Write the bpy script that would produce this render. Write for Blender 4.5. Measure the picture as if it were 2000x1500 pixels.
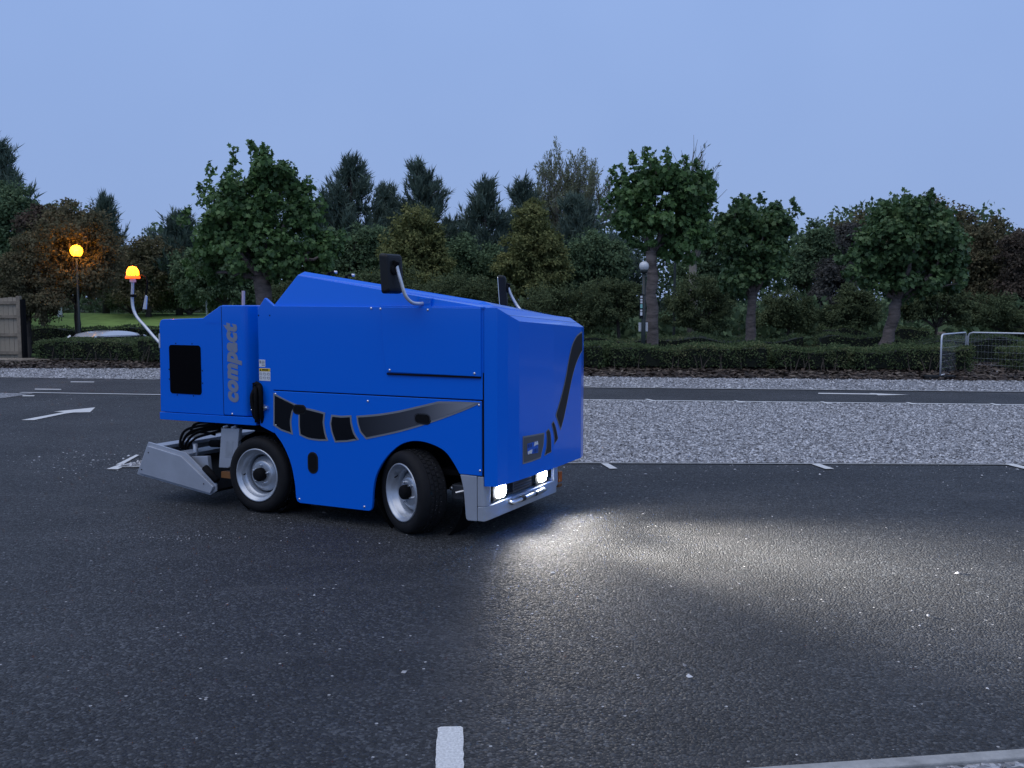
import bpy, math, random
import numpy as np
from mathutils import Vector

random.seed(7)
for o in list(bpy.data.objects):
    bpy.data.objects.remove(o)
scn = bpy.context.scene
COL = scn.collection

# ------------------------------------------------------------------ camera
EYE = 1.62
FPX = 1850.0                                   # focal length in pixels of a 2000 px wide picture
PITCH = math.atan((750 - 598) / FPX)
cam_d = bpy.data.cameras.new('camera')
cam = bpy.data.objects.new('camera', cam_d)
COL.objects.link(cam)
cam.location = (0, 0, EYE)
cam.rotation_euler = (math.pi / 2 - PITCH, 0, 0)
cam_d.sensor_width = 36.0
cam_d.lens = FPX / 2000 * 36.0
cam_d.clip_end = 2000
scn.camera = cam

# ------------------------------------------------------------------ sky: even dusk overcast over a low sun
SUN_EL, SUN_AZ = math.radians(72), math.radians(215)
world = bpy.data.worlds.new('World')
scn.world = world
world.use_nodes = True
wn = world.node_tree
wn.nodes.clear()
w_out = wn.nodes.new('ShaderNodeOutputWorld')
w_bg = wn.nodes.new('ShaderNodeBackground')
w_sky = wn.nodes.new('ShaderNodeTexSky')
w_sky.sky_type = 'NISHITA'
w_sky.sun_disc = False
w_sky.sun_elevation = SUN_EL
w_sky.sun_rotation = SUN_AZ
w_sky.air_density = 1.0
w_sky.dust_density = 0.5
w_dim = wn.nodes.new('ShaderNodeMix'); w_dim.data_type = 'RGBA'; w_dim.blend_type = 'MULTIPLY'
w_dim.inputs[0].default_value = 1.0
w_dim.inputs[7].default_value = (0.42, 0.37, 0.42, 1)
w_tc = wn.nodes.new('ShaderNodeTexCoord')
w_noise = wn.nodes.new('ShaderNodeTexNoise')
w_noise.inputs['Scale'].default_value = 1.7
w_noise.inputs['Detail'].default_value = 4
w_ramp = wn.nodes.new('ShaderNodeValToRGB')
w_ramp.color_ramp.elements[0].position = 0.3
w_ramp.color_ramp.elements[0].color = (2.7, 4.2, 7.9, 1)
w_ramp.color_ramp.elements[1].position = 0.7
w_ramp.color_ramp.elements[1].color = (3.45, 5.05, 8.9, 1)
w_mix = wn.nodes.new('ShaderNodeMix'); w_mix.data_type = 'RGBA'
w_mix.inputs[0].default_value = 0.88              # cloud sheet over the clear sky
wn.links.new(w_sky.outputs[0], w_dim.inputs[6])
wn.links.new(w_tc.outputs['Generated'], w_noise.inputs['Vector'])
wn.links.new(w_noise.outputs['Fac'], w_ramp.inputs[0])
wn.links.new(w_dim.outputs[2], w_mix.inputs[6])
w_sep = wn.nodes.new('ShaderNodeSeparateXYZ'); wn.links.new(w_tc.outputs['Generated'], w_sep.inputs[0])
w_hz = wn.nodes.new('ShaderNodeMapRange'); w_hz.inputs['From Min'].default_value = 0.0; w_hz.inputs['From Max'].default_value = 0.30
w_hz.inputs['To Min'].default_value = 0.75; w_hz.inputs['To Max'].default_value = 0.0
wn.links.new(w_sep.outputs['Z'], w_hz.inputs['Value'])
w_pale = wn.nodes.new('ShaderNodeMix'); w_pale.data_type = 'RGBA'; w_pale.inputs[7].default_value = (3.05, 4.3, 7.3, 1)   # greyer air low down
wn.links.new(w_hz.outputs[0], w_pale.inputs[0]); wn.links.new(w_ramp.outputs[0], w_pale.inputs[6])
wn.links.new(w_pale.outputs[2], w_mix.inputs[7])
wn.links.new(w_mix.outputs[2], w_bg.inputs[0])
w_bg.inputs[1].default_value = 0.1
wn.links.new(w_bg.outputs[0], w_out.inputs[0])

sun_d = bpy.data.lights.new('sun', 'SUN')
sun_d.energy = 1.3
sun_d.angle = math.radians(80)
sun_d.color = (1.0, 0.92, 0.82)
sun = bpy.data.objects.new('sun', sun_d)
COL.objects.link(sun)
sun_dir = Vector((math.sin(SUN_AZ) * math.cos(SUN_EL), math.cos(SUN_AZ) * math.cos(SUN_EL), math.sin(SUN_EL)))
sun.rotation_euler = sun_dir.to_track_quat('Z', 'Y').to_euler()

scn.cycles.max_bounces = 5
scn.cycles.diffuse_bounces = 2
scn.cycles.glossy_bounces = 3
scn.cycles.transmission_bounces = 3
scn.view_settings.view_transform = 'Standard'
scn.view_settings.look = 'None'
scn.view_settings.exposure = 0.0
scn.view_settings.gamma = 1.0
scn.view_settings.use_curve_mapping = False


# ------------------------------------------------------------------ helpers
def at(px, py, Y):
    """point at depth Y whose bearing and height were measured on the photograph"""
    a = (px - 1000) / FPX
    b = -(py - 750) / FPX
    r = (a, math.cos(PITCH) + b * math.sin(PITCH), -math.sin(PITCH) + b * math.cos(PITCH))
    k = Y / r[1]
    return Vector((r[0] * k, Y, EYE + r[2] * k))


def gp(px, py, z=0.0):
    a = (px - 1000) / FPX
    b = -(py - 750) / FPX
    r = (a, math.cos(PITCH) + b * math.sin(PITCH), -math.sin(PITCH) + b * math.cos(PITCH))
    k = (z - EYE) / r[2]
    return Vector((r[0] * k, r[1] * k, z))


def tag(o, label=None, cat=None, group=None, kind=None):
    if label: o['label'] = label
    if cat: o['category'] = cat
    if group: o['group'] = group
    if kind: o['kind'] = kind
    return o


def empty(name, loc=(0, 0, 0), rz=0.0, parent=None):
    o = bpy.data.objects.new(name, None)
    COL.objects.link(o)
    o.location = loc
    o.rotation_euler = (0, 0, rz)
    o.empty_display_size = 0.2
    o.parent = parent
    return o


def link_mesh(name, me, parent=None, mat=None):
    o = bpy.data.objects.new(name, me)
    COL.objects.link(o)
    o.parent = parent
    if mat is not None and not me.materials:
        me.materials.append(mat)
    return o


def copy_tree(o, parent=None):
    c = o.copy()
    COL.objects.link(c)
    c.parent = parent
    for ch in list(o.children):
        copy_tree(ch, c)
    return c


class MB:
    def __init__(self):
        self.v, self.f = [], []

    def add(self, vs, fs):
        n = len(self.v)
        self.v += [tuple(p) for p in vs]
        self.f += [[i + n for i in q] for q in fs]
        return self

    def box(self, x0, x1, y0, y1, z0, z1):
        return self.add([(x0, y0, z0), (x1, y0, z0), (x1, y1, z0), (x0, y1, z0), (x0, y0, z1), (x1, y0, z1), (x1, y1, z1), (x0, y1, z1)],
                        [(0, 3, 2, 1), (4, 5, 6, 7), (0, 1, 5, 4), (1, 2, 6, 5), (2, 3, 7, 6), (3, 0, 4, 7)])

    def prism_sz(self, poly, t0, t1):
        """polygon in (x, z), extruded along y"""
        k = len(poly)
        vs = [(p[0], t0, p[1]) for p in poly] + [(p[0], t1, p[1]) for p in poly]
        fs = [list(range(k)), list(range(2 * k - 1, k - 1, -1))]
        fs += [(i, i + k, (i + 1) % k + k, (i + 1) % k) for i in range(k)]
        return self.add(vs, fs)

    def prism_xy(self, poly, z0, z1):
        k = len(poly)
        vs = [(p[0], p[1], z0) for p in poly] + [(p[0], p[1], z1) for p in poly]
        fs = [list(range(k))[::-1], list(range(k, 2 * k))]
        fs += [(i, (i + 1) % k, (i + 1) % k + k, i + k) for i in range(k)]
        return self.add(vs, fs)

    def tube(self, pts, r, n=8, cap=True):
        pts = [Vector(p) for p in pts]
        rs = r if isinstance(r, (list, tuple)) else [r] * len(pts)
        vs, fs = [], []
        prev = None
        for i, p in enumerate(pts):
            d = (pts[min(i + 1, len(pts) - 1)] - pts[max(i - 1, 0)])
            if d.length < 1e-9: d = Vector((0, 0, 1))
            d.normalize()
            if prev is None:
                a = d.orthogonal().normalized()
            else:
                a = prev - d * prev.dot(d)
                if a.length < 1e-6: a = d.orthogonal()
                a.normalize()
            prev = a
            b = d.cross(a)
            for k in range(n):
                t = 2 * math.pi * k / n
                vs.append(p + a * (math.cos(t) * rs[i]) + b * (math.sin(t) * rs[i]))
        for i in range(len(pts) - 1):
            for k in range(n):
                fs.append((i * n + k, i * n + (k + 1) % n, (i + 1) * n + (k + 1) % n, (i + 1) * n + k))
        if cap:
            fs.append(list(range(n))[::-1])
            fs.append([(len(pts) - 1) * n + k for k in range(n)])
        return self.add(vs, fs)

    def lathe(self, prof, c, axis='y', n=32):
        """profile of (radius, offset along the axis)"""
        vs, fs = [], []
        for (r, h) in prof:
            for k in range(n):
                t = 2 * math.pi * k / n
                if axis == 'y': vs.append((c[0] + r * math.cos(t), c[1] + h, c[2] + r * math.sin(t)))
                else: vs.append((c[0] + r * math.cos(t), c[1] + r * math.sin(t), c[2] + h))
        for i in range(len(prof) - 1):
            for k in range(n):
                fs.append((i * n + k, i * n + (k + 1) % n, (i + 1) * n + (k + 1) % n, (i + 1) * n + k))
        return self.add(vs, fs)

    def mesh(self, name):
        me = bpy.data.meshes.new(name)
        me.from_pydata(self.v, [], self.f)
        me.update()
        return me

    def build(self, name, mat, parent=None, bevel=0.0, smooth=False, seg=2, fix=True):
        me = self.mesh(name)
        if fix:
            import bmesh
            bm = bmesh.new(); bm.from_mesh(me)
            bmesh.ops.recalc_face_normals(bm, faces=bm.faces)
            bm.to_mesh(me); bm.free()
        if smooth:
            me.polygons.foreach_set('use_smooth', [True] * len(me.polygons))
        o = link_mesh(name, me, parent, mat)
        if bevel:
            m = o.modifiers.new('bevel', 'BEVEL')
            m.width = bevel; m.segments = seg; m.limit_method = 'ANGLE'; m.angle_limit = math.radians(35)
            m.harden_normals = False
        return o


def spline(pts, sub=6, closed=False):
    P = [np.array(p, float) for p in pts]
    out = []
    n = len(P)
    rng = range(n) if closed else range(n - 1)
    for i in rng:
        p0 = P[(i - 1) % n] if closed else P[max(i - 1, 0)]
        p1 = P[i]; p2 = P[(i + 1) % n]
        p3 = P[(i + 2) % n] if closed else P[min(i + 2, n - 1)]
        for k in range(sub):
            t = k / sub
            out.append(tuple(0.5 * (2 * p1 + (p2 - p0) * t + (2 * p0 - 5 * p1 + 4 * p2 - p3) * t * t + (3 * p1 - p0 - 3 * p2 + p3) * t ** 3)))
    if not closed: out.append(tuple(P[-1]))
    return out


def np_mesh(name, V, faces_flat, per):
    """fast mesh from arrays: every face has `per` corners"""
    me = bpy.data.meshes.new(name)
    nf = len(faces_flat) // per
    me.vertices.add(len(V)); me.vertices.foreach_set('co', np.ascontiguousarray(V, np.float32).ravel())
    me.loops.add(nf * per); me.loops.foreach_set('vertex_index', np.ascontiguousarray(faces_flat, np.int32))
    me.polygons.add(nf)
    me.polygons.foreach_set('loop_start', np.arange(0, nf * per, per, dtype=np.int32))
    me.update(calc_edges=True)
    return me


# ------------------------------------------------------------------ materials
def new_mat(name):
    m = bpy.data.materials.new(name)
    m.use_nodes = True
    nt = m.node_tree
    return m, nt, nt.nodes['Principled BSDF']


def simple(name, col, rough=0.5, metal=0.0, coat=0.0, spec=0.5, var=0.0, vscale=8.0, bump=0.0, bscale=200.0, emit=None, estr=0.0):
    m, nt, b = new_mat(name)
    b.inputs['Base Color'].default_value = (*col, 1)
    b.inputs['Roughness'].default_value = rough
    b.inputs['Metallic'].default_value = metal
    b.inputs['Specular IOR Level'].default_value = spec
    b.inputs['Coat Weight'].default_value = coat
    b.inputs['Coat Roughness'].default_value = 0.08
    tc = nt.nodes.new('ShaderNodeTexCoord')
    if var:
        n = nt.nodes.new('ShaderNodeTexNoise'); n.inputs['Scale'].default_value = vscale; n.inputs['Detail'].default_value = 6
        n.inputs['Roughness'].default_value = 0.65
        r = nt.nodes.new('ShaderNodeMapRange')
        r.inputs['From Min'].default_value = 0.3; r.inputs['From Max'].default_value = 0.7
        r.inputs['To Min'].default_value = 1 - var; r.inputs['To Max'].default_value = 1 + var
        mx = nt.nodes.new('ShaderNodeMix'); mx.data_type = 'RGBA'; mx.blend_type = 'MULTIPLY'; mx.inputs[0].default_value = 1
        mx.inputs[6].default_value = (*col, 1)
        nt.links.new(tc.outputs['Object'], n.inputs['Vector'])
        nt.links.new(n.outputs['Fac'], r.inputs['Value'])
        nt.links.new(r.outputs[0], mx.inputs[7])
        nt.links.new(mx.outputs[2], b.inputs['Base Color'])
        rr = nt.nodes.new('ShaderNodeMapRange')
        rr.inputs['To Min'].default_value = max(rough - 0.08, 0.02); rr.inputs['To Max'].default_value = min(rough + 0.1, 1)
        nt.links.new(n.outputs['Fac'], rr.inputs['Value']); nt.links.new(rr.outputs[0], b.inputs['Roughness'])
    if bump:
        n2 = nt.nodes.new('ShaderNodeTexNoise'); n2.inputs['Scale'].default_value = bscale; n2.inputs['Detail'].default_value = 4
        bp = nt.nodes.new('ShaderNodeBump'); bp.inputs['Strength'].default_value = bump; bp.inputs['Distance'].default_value = 0.004
        nt.links.new(tc.outputs['Object'], n2.inputs['Vector']); nt.links.new(n2.outputs['Fac'], bp.inputs['Height'])
        nt.links.new(bp.outputs[0], b.inputs['Normal'])
    if emit:
        b.inputs['Emission Color'].default_value = (*emit, 1)
        b.inputs['Emission Strength'].default_value = estr
    return m


def leaf_mat(name, cols, rough=0.55, trans=0.25, gloss=False):
    """per-leaf colour from the random-per-island value, plus branch-sized drift"""
    m, nt, b = new_mat(name)
    g = nt.nodes.new('ShaderNodeNewGeometry')
    tc = nt.nodes.new('ShaderNodeTexCoord')
    nz = nt.nodes.new('ShaderNodeTexNoise'); nz.inputs['Scale'].default_value = 0.9; nz.inputs['Detail'].default_value = 3
    ad = nt.nodes.new('ShaderNodeMath'); ad.operation = 'MULTIPLY_ADD'
    ad.inputs[1].default_value = 0.55; ad.inputs[2].default_value = 0.0
    a2 = nt.nodes.new('ShaderNodeMath'); a2.operation = 'MULTIPLY_ADD'; a2.inputs[1].default_value = 1.1; a2.inputs[2].default_value = -0.32
    sm = nt.nodes.new('ShaderNodeMath'); sm.operation = 'ADD'; sm.use_clamp = True
    cr = nt.nodes.new('ShaderNodeValToRGB')
    cr.color_ramp.elements[0].color = (*cols[0], 1); cr.color_ramp.elements[1].color = (*cols[-1], 1)
    for i, c in enumerate(cols[1:-1]):
        e = cr.color_ramp.elements.new((i + 1) / (len(cols) - 1)); e.color = (*c, 1)
    nt.links.new(g.outputs['Random Per Island'], ad.inputs[0])
    nt.links.new(tc.outputs['Object'], nz.inputs['Vector'])
    nt.links.new(nz.outputs['Fac'], a2.inputs[0])
    nt.links.new(ad.outputs[0], sm.inputs[0]); nt.links.new(a2.outputs[0], sm.inputs[1])
    nt.links.new(sm.outputs[0], cr.inputs[0])
    if gloss:
        nt.links.new(cr.outputs[0], b.inputs['Base Color'])
        b.inputs['Roughness'].default_value = rough
        b.inputs['Specular IOR Level'].default_value = 0.35
    else:
        b = nt.nodes.new('ShaderNodeBsdfDiffuse'); nt.links.new(cr.outputs[0], b.inputs['Color'])
    tr = nt.nodes.new('ShaderNodeBsdfTranslucent'); nt.links.new(cr.outputs[0], tr.inputs['Color'])
    ms = nt.nodes.new('ShaderNodeMixShader'); ms.inputs[0].default_value = trans
    nt.links.new(b.outputs[0], ms.inputs[1]); nt.links.new(tr.outputs[0], ms.inputs[2])
    nt.links.new(ms.outputs[0], nt.nodes['Material Output'].inputs['Surface'])
    return m


def asphalt_mat(name, base, light, rough=0.6, chip=0.985):
    m, nt, b = new_mat(name)
    N = nt.nodes.new; L = nt.links.new
    tc = N('ShaderNodeTexCoord')
    v1 = N('ShaderNodeTexVoronoi'); v1.inputs['Scale'].default_value = 82
    v2 = N('ShaderNodeTexVoronoi'); v2.inputs['Scale'].default_value = 38
    big = N('ShaderNodeTexNoise'); big.inputs['Scale'].default_value = 0.55; big.inputs['Detail'].default_value = 7; big.inputs['Roughness'].default_value = 0.62
    mid = N('ShaderNodeTexNoise'); mid.inputs['Scale'].default_value = 260; mid.inputs['Detail'].default_value = 2
    for n in (v1, v2, big, mid): L(tc.outputs['Object'], n.inputs['Vector'])
    sep = N('ShaderNodeSeparateColor'); L(v1.outputs['Color'], sep.inputs[0])
    cr = N('ShaderNodeValToRGB')
    cr.color_ramp.elements[0].position = 0.0; cr.color_ramp.elements[0].color = (*[c * 0.30 for c in base], 1)
    cr.color_ramp.elements[1].position = 1.0; cr.color_ramp.elements[1].color = (*[c * 2.8 for c in base], 1)
    e = cr.color_ramp.elements.new(0.75); e.color = (*base, 1)
    L(sep.outputs[0], cr.inputs[0])
    dr = N('ShaderNodeMapRange'); dr.inputs['From Min'].default_value = 0.35; dr.inputs['From Max'].default_value = 0.68
    dr.inputs['To Min'].default_value = 0.62; dr.inputs['To Max'].default_value = 1.5
    L(big.outputs['Fac'], dr.inputs['Value'])
    mx = N('ShaderNodeMix'); mx.data_type = 'RGBA'; mx.blend_type = 'MULTIPLY'; mx.inputs[0].default_value = 1
    L(cr.outputs[0], mx.inputs[6]); L(dr.outputs[0], mx.inputs[7])
    mp = N('ShaderNodeMapping'); mp.inputs['Scale'].default_value = (0.5, 1.6, 1.0); mp.inputs['Rotation'].default_value = (0, 0, 0.25)
    L(tc.outputs['Object'], mp.inputs['Vector'])
    ds = N('ShaderNodeTexNoise'); ds.inputs['Scale'].default_value = 1.9; ds.inputs['Detail'].default_value = 9; ds.inputs['Roughness'].default_value = 0.72
    L(mp.outputs[0], ds.inputs['Vector'])
    dm = N('ShaderNodeMapRange'); dm.inputs['From Min'].default_value = 0.52; dm.inputs['From Max'].default_value = 0.76; dm.inputs['To Max'].default_value = 0.55; dm.clamp = True
    L(ds.outputs['Fac'], dm.inputs['Value'])
    md = N('ShaderNodeMix'); md.data_type = 'RGBA'; L(dm.outputs[0], md.inputs[0]); L(mx.outputs[2], md.inputs[6]); md.inputs[7].default_value = (0.072, 0.073, 0.075, 1)
    mx = md
    s2 = N('ShaderNodeSeparateColor'); L(v2.outputs['Color'], s2.inputs[0])
    gt = N('ShaderNodeMath'); gt.operation = 'GREATER_THAN'; gt.inputs[1].default_value = chip; L(s2.outputs[0], gt.inputs[0])
    lt = N('ShaderNodeMath'); lt.operation = 'LESS_THAN'; lt.inputs[1].default_value = 0.26; L(v2.outputs['Distance'], lt.inputs[0])
    an = N('ShaderNodeMath'); an.operation = 'MULTIPLY'; L(gt.outputs[0], an.inputs[0]); L(lt.outputs[0], an.inputs[1])
    mc = N('ShaderNodeMix'); mc.data_type = 'RGBA'; L(an.outputs[0], mc.inputs[0]); L(mx.outputs[2], mc.inputs[6]); mc.inputs[7].default_value = (*light, 1)
    L(mc.outputs[2], b.inputs['Base Color'])
    rr = N('ShaderNodeMapRange'); rr.inputs['To Min'].default_value = rough - 0.20; rr.inputs['To Max'].default_value = rough + 0.14
    L(sep.outputs[1], rr.inputs['Value']); L(rr.outputs[0], b.inputs['Roughness'])
    hm = N('ShaderNodeMath'); hm.operation = 'MULTIPLY_ADD'; hm.inputs[1].default_value = -1.2; L(v1.outputs['Distance'], hm.inputs[0]); L(sep.outputs[2], hm.inputs[2])
    h2 = N('ShaderNodeMath'); h2.operation = 'MULTIPLY_ADD'; h2.inputs[1].default_value = 0.35; L(mid.outputs['Fac'], h2.inputs[0]); L(hm.outputs[0], h2.inputs[2])
    bp = N('ShaderNodeBump'); bp.inputs['Strength'].default_value = 1.0; bp.inputs['Distance'].default_value = 0.0075
    L(h2.outputs[0], bp.inputs['Height']); L(bp.outputs[0], b.inputs['Normal'])
    b.inputs['Specular IOR Level'].default_value = 0.5
    return m


def gravel_mat(name, cols, scale=42):
    m, nt, b = new_mat(name)
    N = nt.nodes.new; L = nt.links.new
    tc = N('ShaderNodeTexCoord')
    v1 = N('ShaderNodeTexVoronoi'); v1.inputs['Scale'].default_value = scale
    big = N('ShaderNodeTexNoise'); big.inputs['Scale'].default_value = 0.9; big.inputs['Detail'].default_value = 6
    L(tc.outputs['Object'], v1.inputs['Vector']); L(tc.outputs['Object'], big.inputs['Vector'])
    sep = N('ShaderNodeSeparateColor'); L(v1.outputs['Color'], sep.inputs[0])
    cr = N('ShaderNodeValToRGB')
    cr.color_ramp.elements[0].color = (*cols[0], 1); cr.color_ramp.elements[1].color = (*cols[-1], 1)
    for i, c in enumerate(cols[1:-1]):
        e = cr.color_ramp.elements.new((i + 1) / (len(cols) - 1)); e.color = (*c, 1)
    L(sep.outputs[0], cr.inputs[0])
    dr = N('ShaderNodeMapRange'); dr.inputs['From Min'].default_value = 0.3; dr.inputs['From Max'].default_value = 0.7
    dr.inputs['To Min'].default_value = 0.75; dr.inputs['To Max'].default_value = 1.2
    L(big.outputs['Fac'], dr.inputs['Value'])
    mx = N('ShaderNodeMix'); mx.data_type = 'RGBA'; mx.blend_type = 'MULTIPLY'; mx.inputs[0].default_value = 1
    L(cr.outputs[0], mx.inputs[6]); L(dr.outputs[0], mx.inputs[7]); L(mx.outputs[2], b.inputs['Base Color'])
    b.inputs['Roughness'].default_value = 0.85
    hm = N('ShaderNodeMath'); hm.operation = 'MULTIPLY_ADD'; hm.inputs[1].default_value = -1.6; L(v1.outputs['Distance'], hm.inputs[0]); L(sep.outputs[2], hm.inputs[2])
    bp = N('ShaderNodeBump'); bp.inputs['Strength'].default_value = 1.0; bp.inputs['Distance'].default_value = 0.012
    L(hm.outputs[0], bp.inputs['Height']); L(bp.outputs[0], b.inputs['Normal'])
    return m


def island_mat(name, cols, rough=0.8):
    m, nt, b = new_mat(name)
    g = nt.nodes.new('ShaderNodeNewGeometry')
    cr = nt.nodes.new('ShaderNodeValToRGB')
    cr.color_ramp.elements[0].color = (*cols[0], 1); cr.color_ramp.elements[1].color = (*cols[-1], 1)
    for i, c in enumerate(cols[1:-1]):
        e = cr.color_ramp.elements.new((i + 1) / (len(cols) - 1)); e.color = (*c, 1)
    nt.links.new(g.outputs['Random Per Island'], cr.inputs[0])
    nt.links.new(cr.outputs[0], b.inputs['Base Color'])
    b.inputs['Roughness'].default_value = rough
    return m


def object_mat(name, cols, rough=0.8):
    m, nt, b = new_mat(name)
    g = nt.nodes.new('ShaderNodeObjectInfo')
    tc = nt.nodes.new('ShaderNodeTexCoord')
    n = nt.nodes.new('ShaderNodeTexNoise'); n.inputs['Scale'].default_value = 60; n.inputs['Detail'].default_value = 5
    cr = nt.nodes.new('ShaderNodeValToRGB')
    cr.color_ramp.elements[0].color = (*cols[0], 1); cr.color_ramp.elements[1].color = (*cols[-1], 1)
    for i, c in enumerate(cols[1:-1]):
        e = cr.color_ramp.elements.new((i + 1) / (len(cols) - 1)); e.color = (*c, 1)
    mr = nt.nodes.new('ShaderNodeMapRange'); mr.inputs['To Min'].default_value = 0.75; mr.inputs['To Max'].default_value = 1.25
    mx = nt.nodes.new('ShaderNodeMix'); mx.data_type = 'RGBA'; mx.blend_type = 'MULTIPLY'; mx.inputs[0].default_value = 1
    nt.links.new(tc.outputs['Object'], n.inputs['Vector']); nt.links.new(n.outputs['Fac'], mr.inputs['Value'])
    nt.links.new(g.outputs['Random'], cr.inputs[0])
    nt.links.new(cr.outputs[0], mx.inputs[6]); nt.links.new(mr.outputs[0], mx.inputs[7])
    nt.links.new(mx.outputs[2], b.inputs['Base Color'])
    b.inputs['Roughness'].default_value = rough
    return m


def bark_mat(name, c0, c1, ring=14.0):
    m, nt, b = new_mat(name)
    N = nt.nodes.new; L = nt.links.new
    tc = N('ShaderNodeTexCoord')
    mp = N('ShaderNodeMapping'); mp.inputs['Scale'].default_value = (2.0, 2.0, ring); L(tc.outputs['Object'], mp.inputs['Vector'])
    n = N('ShaderNodeTexNoise'); n.inputs['Scale'].default_value = 1.4; n.inputs['Detail'].default_value = 6; n.inputs['Roughness'].default_value = 0.7
    L(mp.outputs[0], n.inputs['Vector'])
    cr = N('ShaderNodeValToRGB'); cr.color_ramp.elements[0].position = 0.34; cr.color_ramp.elements[0].color = (*c0, 1)
    cr.color_ramp.elements[1].position = 0.6; cr.color_ramp.elements[1].color = (*c1, 1)
    L(n.outputs['Fac'], cr.inputs[0]); L(cr.outputs[0], b.inputs['Base Color'])
    bp = N('ShaderNodeBump'); bp.inputs['Strength'].default_value = 0.7; bp.inputs['Distance'].default_value = 0.03
    L(n.outputs['Fac'], bp.inputs['Height']); L(bp.outputs[0], b.inputs['Normal'])
    b.inputs['Roughness'].default_value = 0.85
    return m


M = {}
M['asphalt'] = asphalt_mat('car_park_asphalt', (0.029, 0.031, 0.033), (0.42, 0.42, 0.42), 0.74)
M['asphalt_road'] = asphalt_mat('road_asphalt', (0.036, 0.036, 0.037), (0.35, 0.35, 0.35), 0.72, 0.992)
M['gravel'] = gravel_mat('gravel_bed', [(0.06, 0.061, 0.065), (0.19, 0.195, 0.205), (0.30, 0.305, 0.32), (0.45, 0.455, 0.47)], 40)
M['stone'] = island_mat('gravel_stone', [(0.05, 0.051, 0.054), (0.20, 0.203, 0.213), (0.30, 0.305, 0.32), (0.60, 0.605, 0.62)])
M['pebble'] = object_mat('loose_pebble', [(0.15, 0.14, 0.14), (0.32, 0.31, 0.30), (0.42, 0.41, 0.41), (0.2, 0.19, 0.19)])
M['soil'] = simple('mulch_soil', (0.045, 0.032, 0.024), 0.95, var=0.5, vscale=9, bump=1.0, bscale=60)
M['litter'] = island_mat('fallen_leaf', [(0.018, 0.013, 0.010), (0.042, 0.028, 0.019), (0.075, 0.051, 0.035), (0.16, 0.13, 0.10)])
M['ground'] = simple('dark_ground', (0.03, 0.035, 0.018), 0.95, spec=0.05, var=0.5, vscale=2.0, bump=1.0, bscale=30)  # dark soil and leaf litter colour
M['grass'] = simple('mown_lawn', (0.17, 0.26, 0.075), 0.9, spec=0.1, var=0.25, vscale=1.5, bump=1.0, bscale=40)
M['paint'] = simple('road_paint', (0.60, 0.60, 0.58), 0.8, var=0.30, vscale=95, bump=1.0, bscale=110)
M['concrete'] = simple('concrete', (0.30, 0.30, 0.29), 0.85, var=0.25, vscale=12, bump=0.6, bscale=90)
M['timber'] = simple('weathered_timber', (0.24, 0.20, 0.15), 0.85, var=0.35, vscale=5, bump=0.5, bscale=60)
M['board'] = object_mat('weathered_board', [(0.27, 0.225, 0.165), (0.36, 0.31, 0.235), (0.32, 0.27, 0.20), (0.40, 0.35, 0.275)])

M['blue'] = simple('blue_paint', (0.0, 0.142, 0.74), 0.22, coat=0.42, spec=0.18)
M['silver'] = simple('silver_paint', (0.40, 0.43, 0.48), 0.40, metal=0.3, var=0.06, vscale=6)
M['rim'] = simple('wheel_silver', (0.50, 0.53, 0.57), 0.34, metal=0.65, var=0.1, vscale=12)
M['steel'] = simple('bare_steel', (0.55, 0.56, 0.58), 0.3, metal=0.9, var=0.1, vscale=30)
M['bolt'] = simple('bolt_head', (0.75, 0.77, 0.8), 0.25, metal=0.9)
M['stud'] = simple('tyre_stud', (0.22, 0.22, 0.24), 0.5, metal=0.4)
M['rubber'] = simple('tyre_rubber', (0.010, 0.010, 0.011), 0.75, spec=0.25, var=0.3, vscale=14, bump=0.3, bscale=150)
M['black'] = simple('black_plastic', (0.008, 0.009, 0.010), 0.5, spec=0.3, var=0.2, vscale=20)
M['dark'] = simple('chassis_black', (0.005, 0.005, 0.006), 0.8, spec=0.15, var=0.3, vscale=10)
M['glass'] = simple('dark_glass', (0.002, 0.002, 0.003), 0.08, spec=0.12)
M['mirror'] = simple('mirror_silvering', (0.8, 0.8, 0.82), 0.03, metal=1.0)
M['decal_edge'] = simple('decal_grey', (0.20, 0.21, 0.23), 0.4)
M['decal_dark'] = simple('decal_black', (0.003, 0.0035, 0.006), 0.35, spec=0.2)
M['text'] = simple('lettering_grey', (0.20, 0.23, 0.31), 0.4)
M['white'] = simple('white_print', (0.7, 0.72, 0.74), 0.5)
M['yellow'] = simple('yellow_print', (0.72, 0.48, 0.02), 0.5)
M['orange'] = simple('indicator_lens', (0.55, 0.12, 0.02), 0.25)
M['rust'] = simple('orange_bracket', (0.20, 0.08, 0.02), 0.6)
M['filler'] = simple('pinkish_pipe', (0.5, 0.40, 0.38), 0.5)
M['logo_blue'] = simple('logo_blue', (0.01, 0.11, 0.55), 0.4)
M['grille'] = simple('grille_grey', (0.05, 0.055, 0.065), 0.5)
M['lens'] = simple('lit_headlight', (0.8, 0.8, 0.8), 0.2, emit=(0.93, 0.96, 1.0), estr=40)
M['beacon'] = simple('lit_beacon_dome', (0.8, 0.25, 0.02), 0.3, emit=(1.0, 0.085, 0.004), estr=2.2)
M['beacon_core'] = simple('beacon_bulb', (1, 0.6, 0.1), 0.3, emit=(1.0, 0.13, 0.003), estr=3.2)
M['globe_lit'] = simple('lit_globe', (0.9, 0.7, 0.2), 0.3, emit=(1.0, 0.36, 0.006), estr=6.0)
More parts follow.
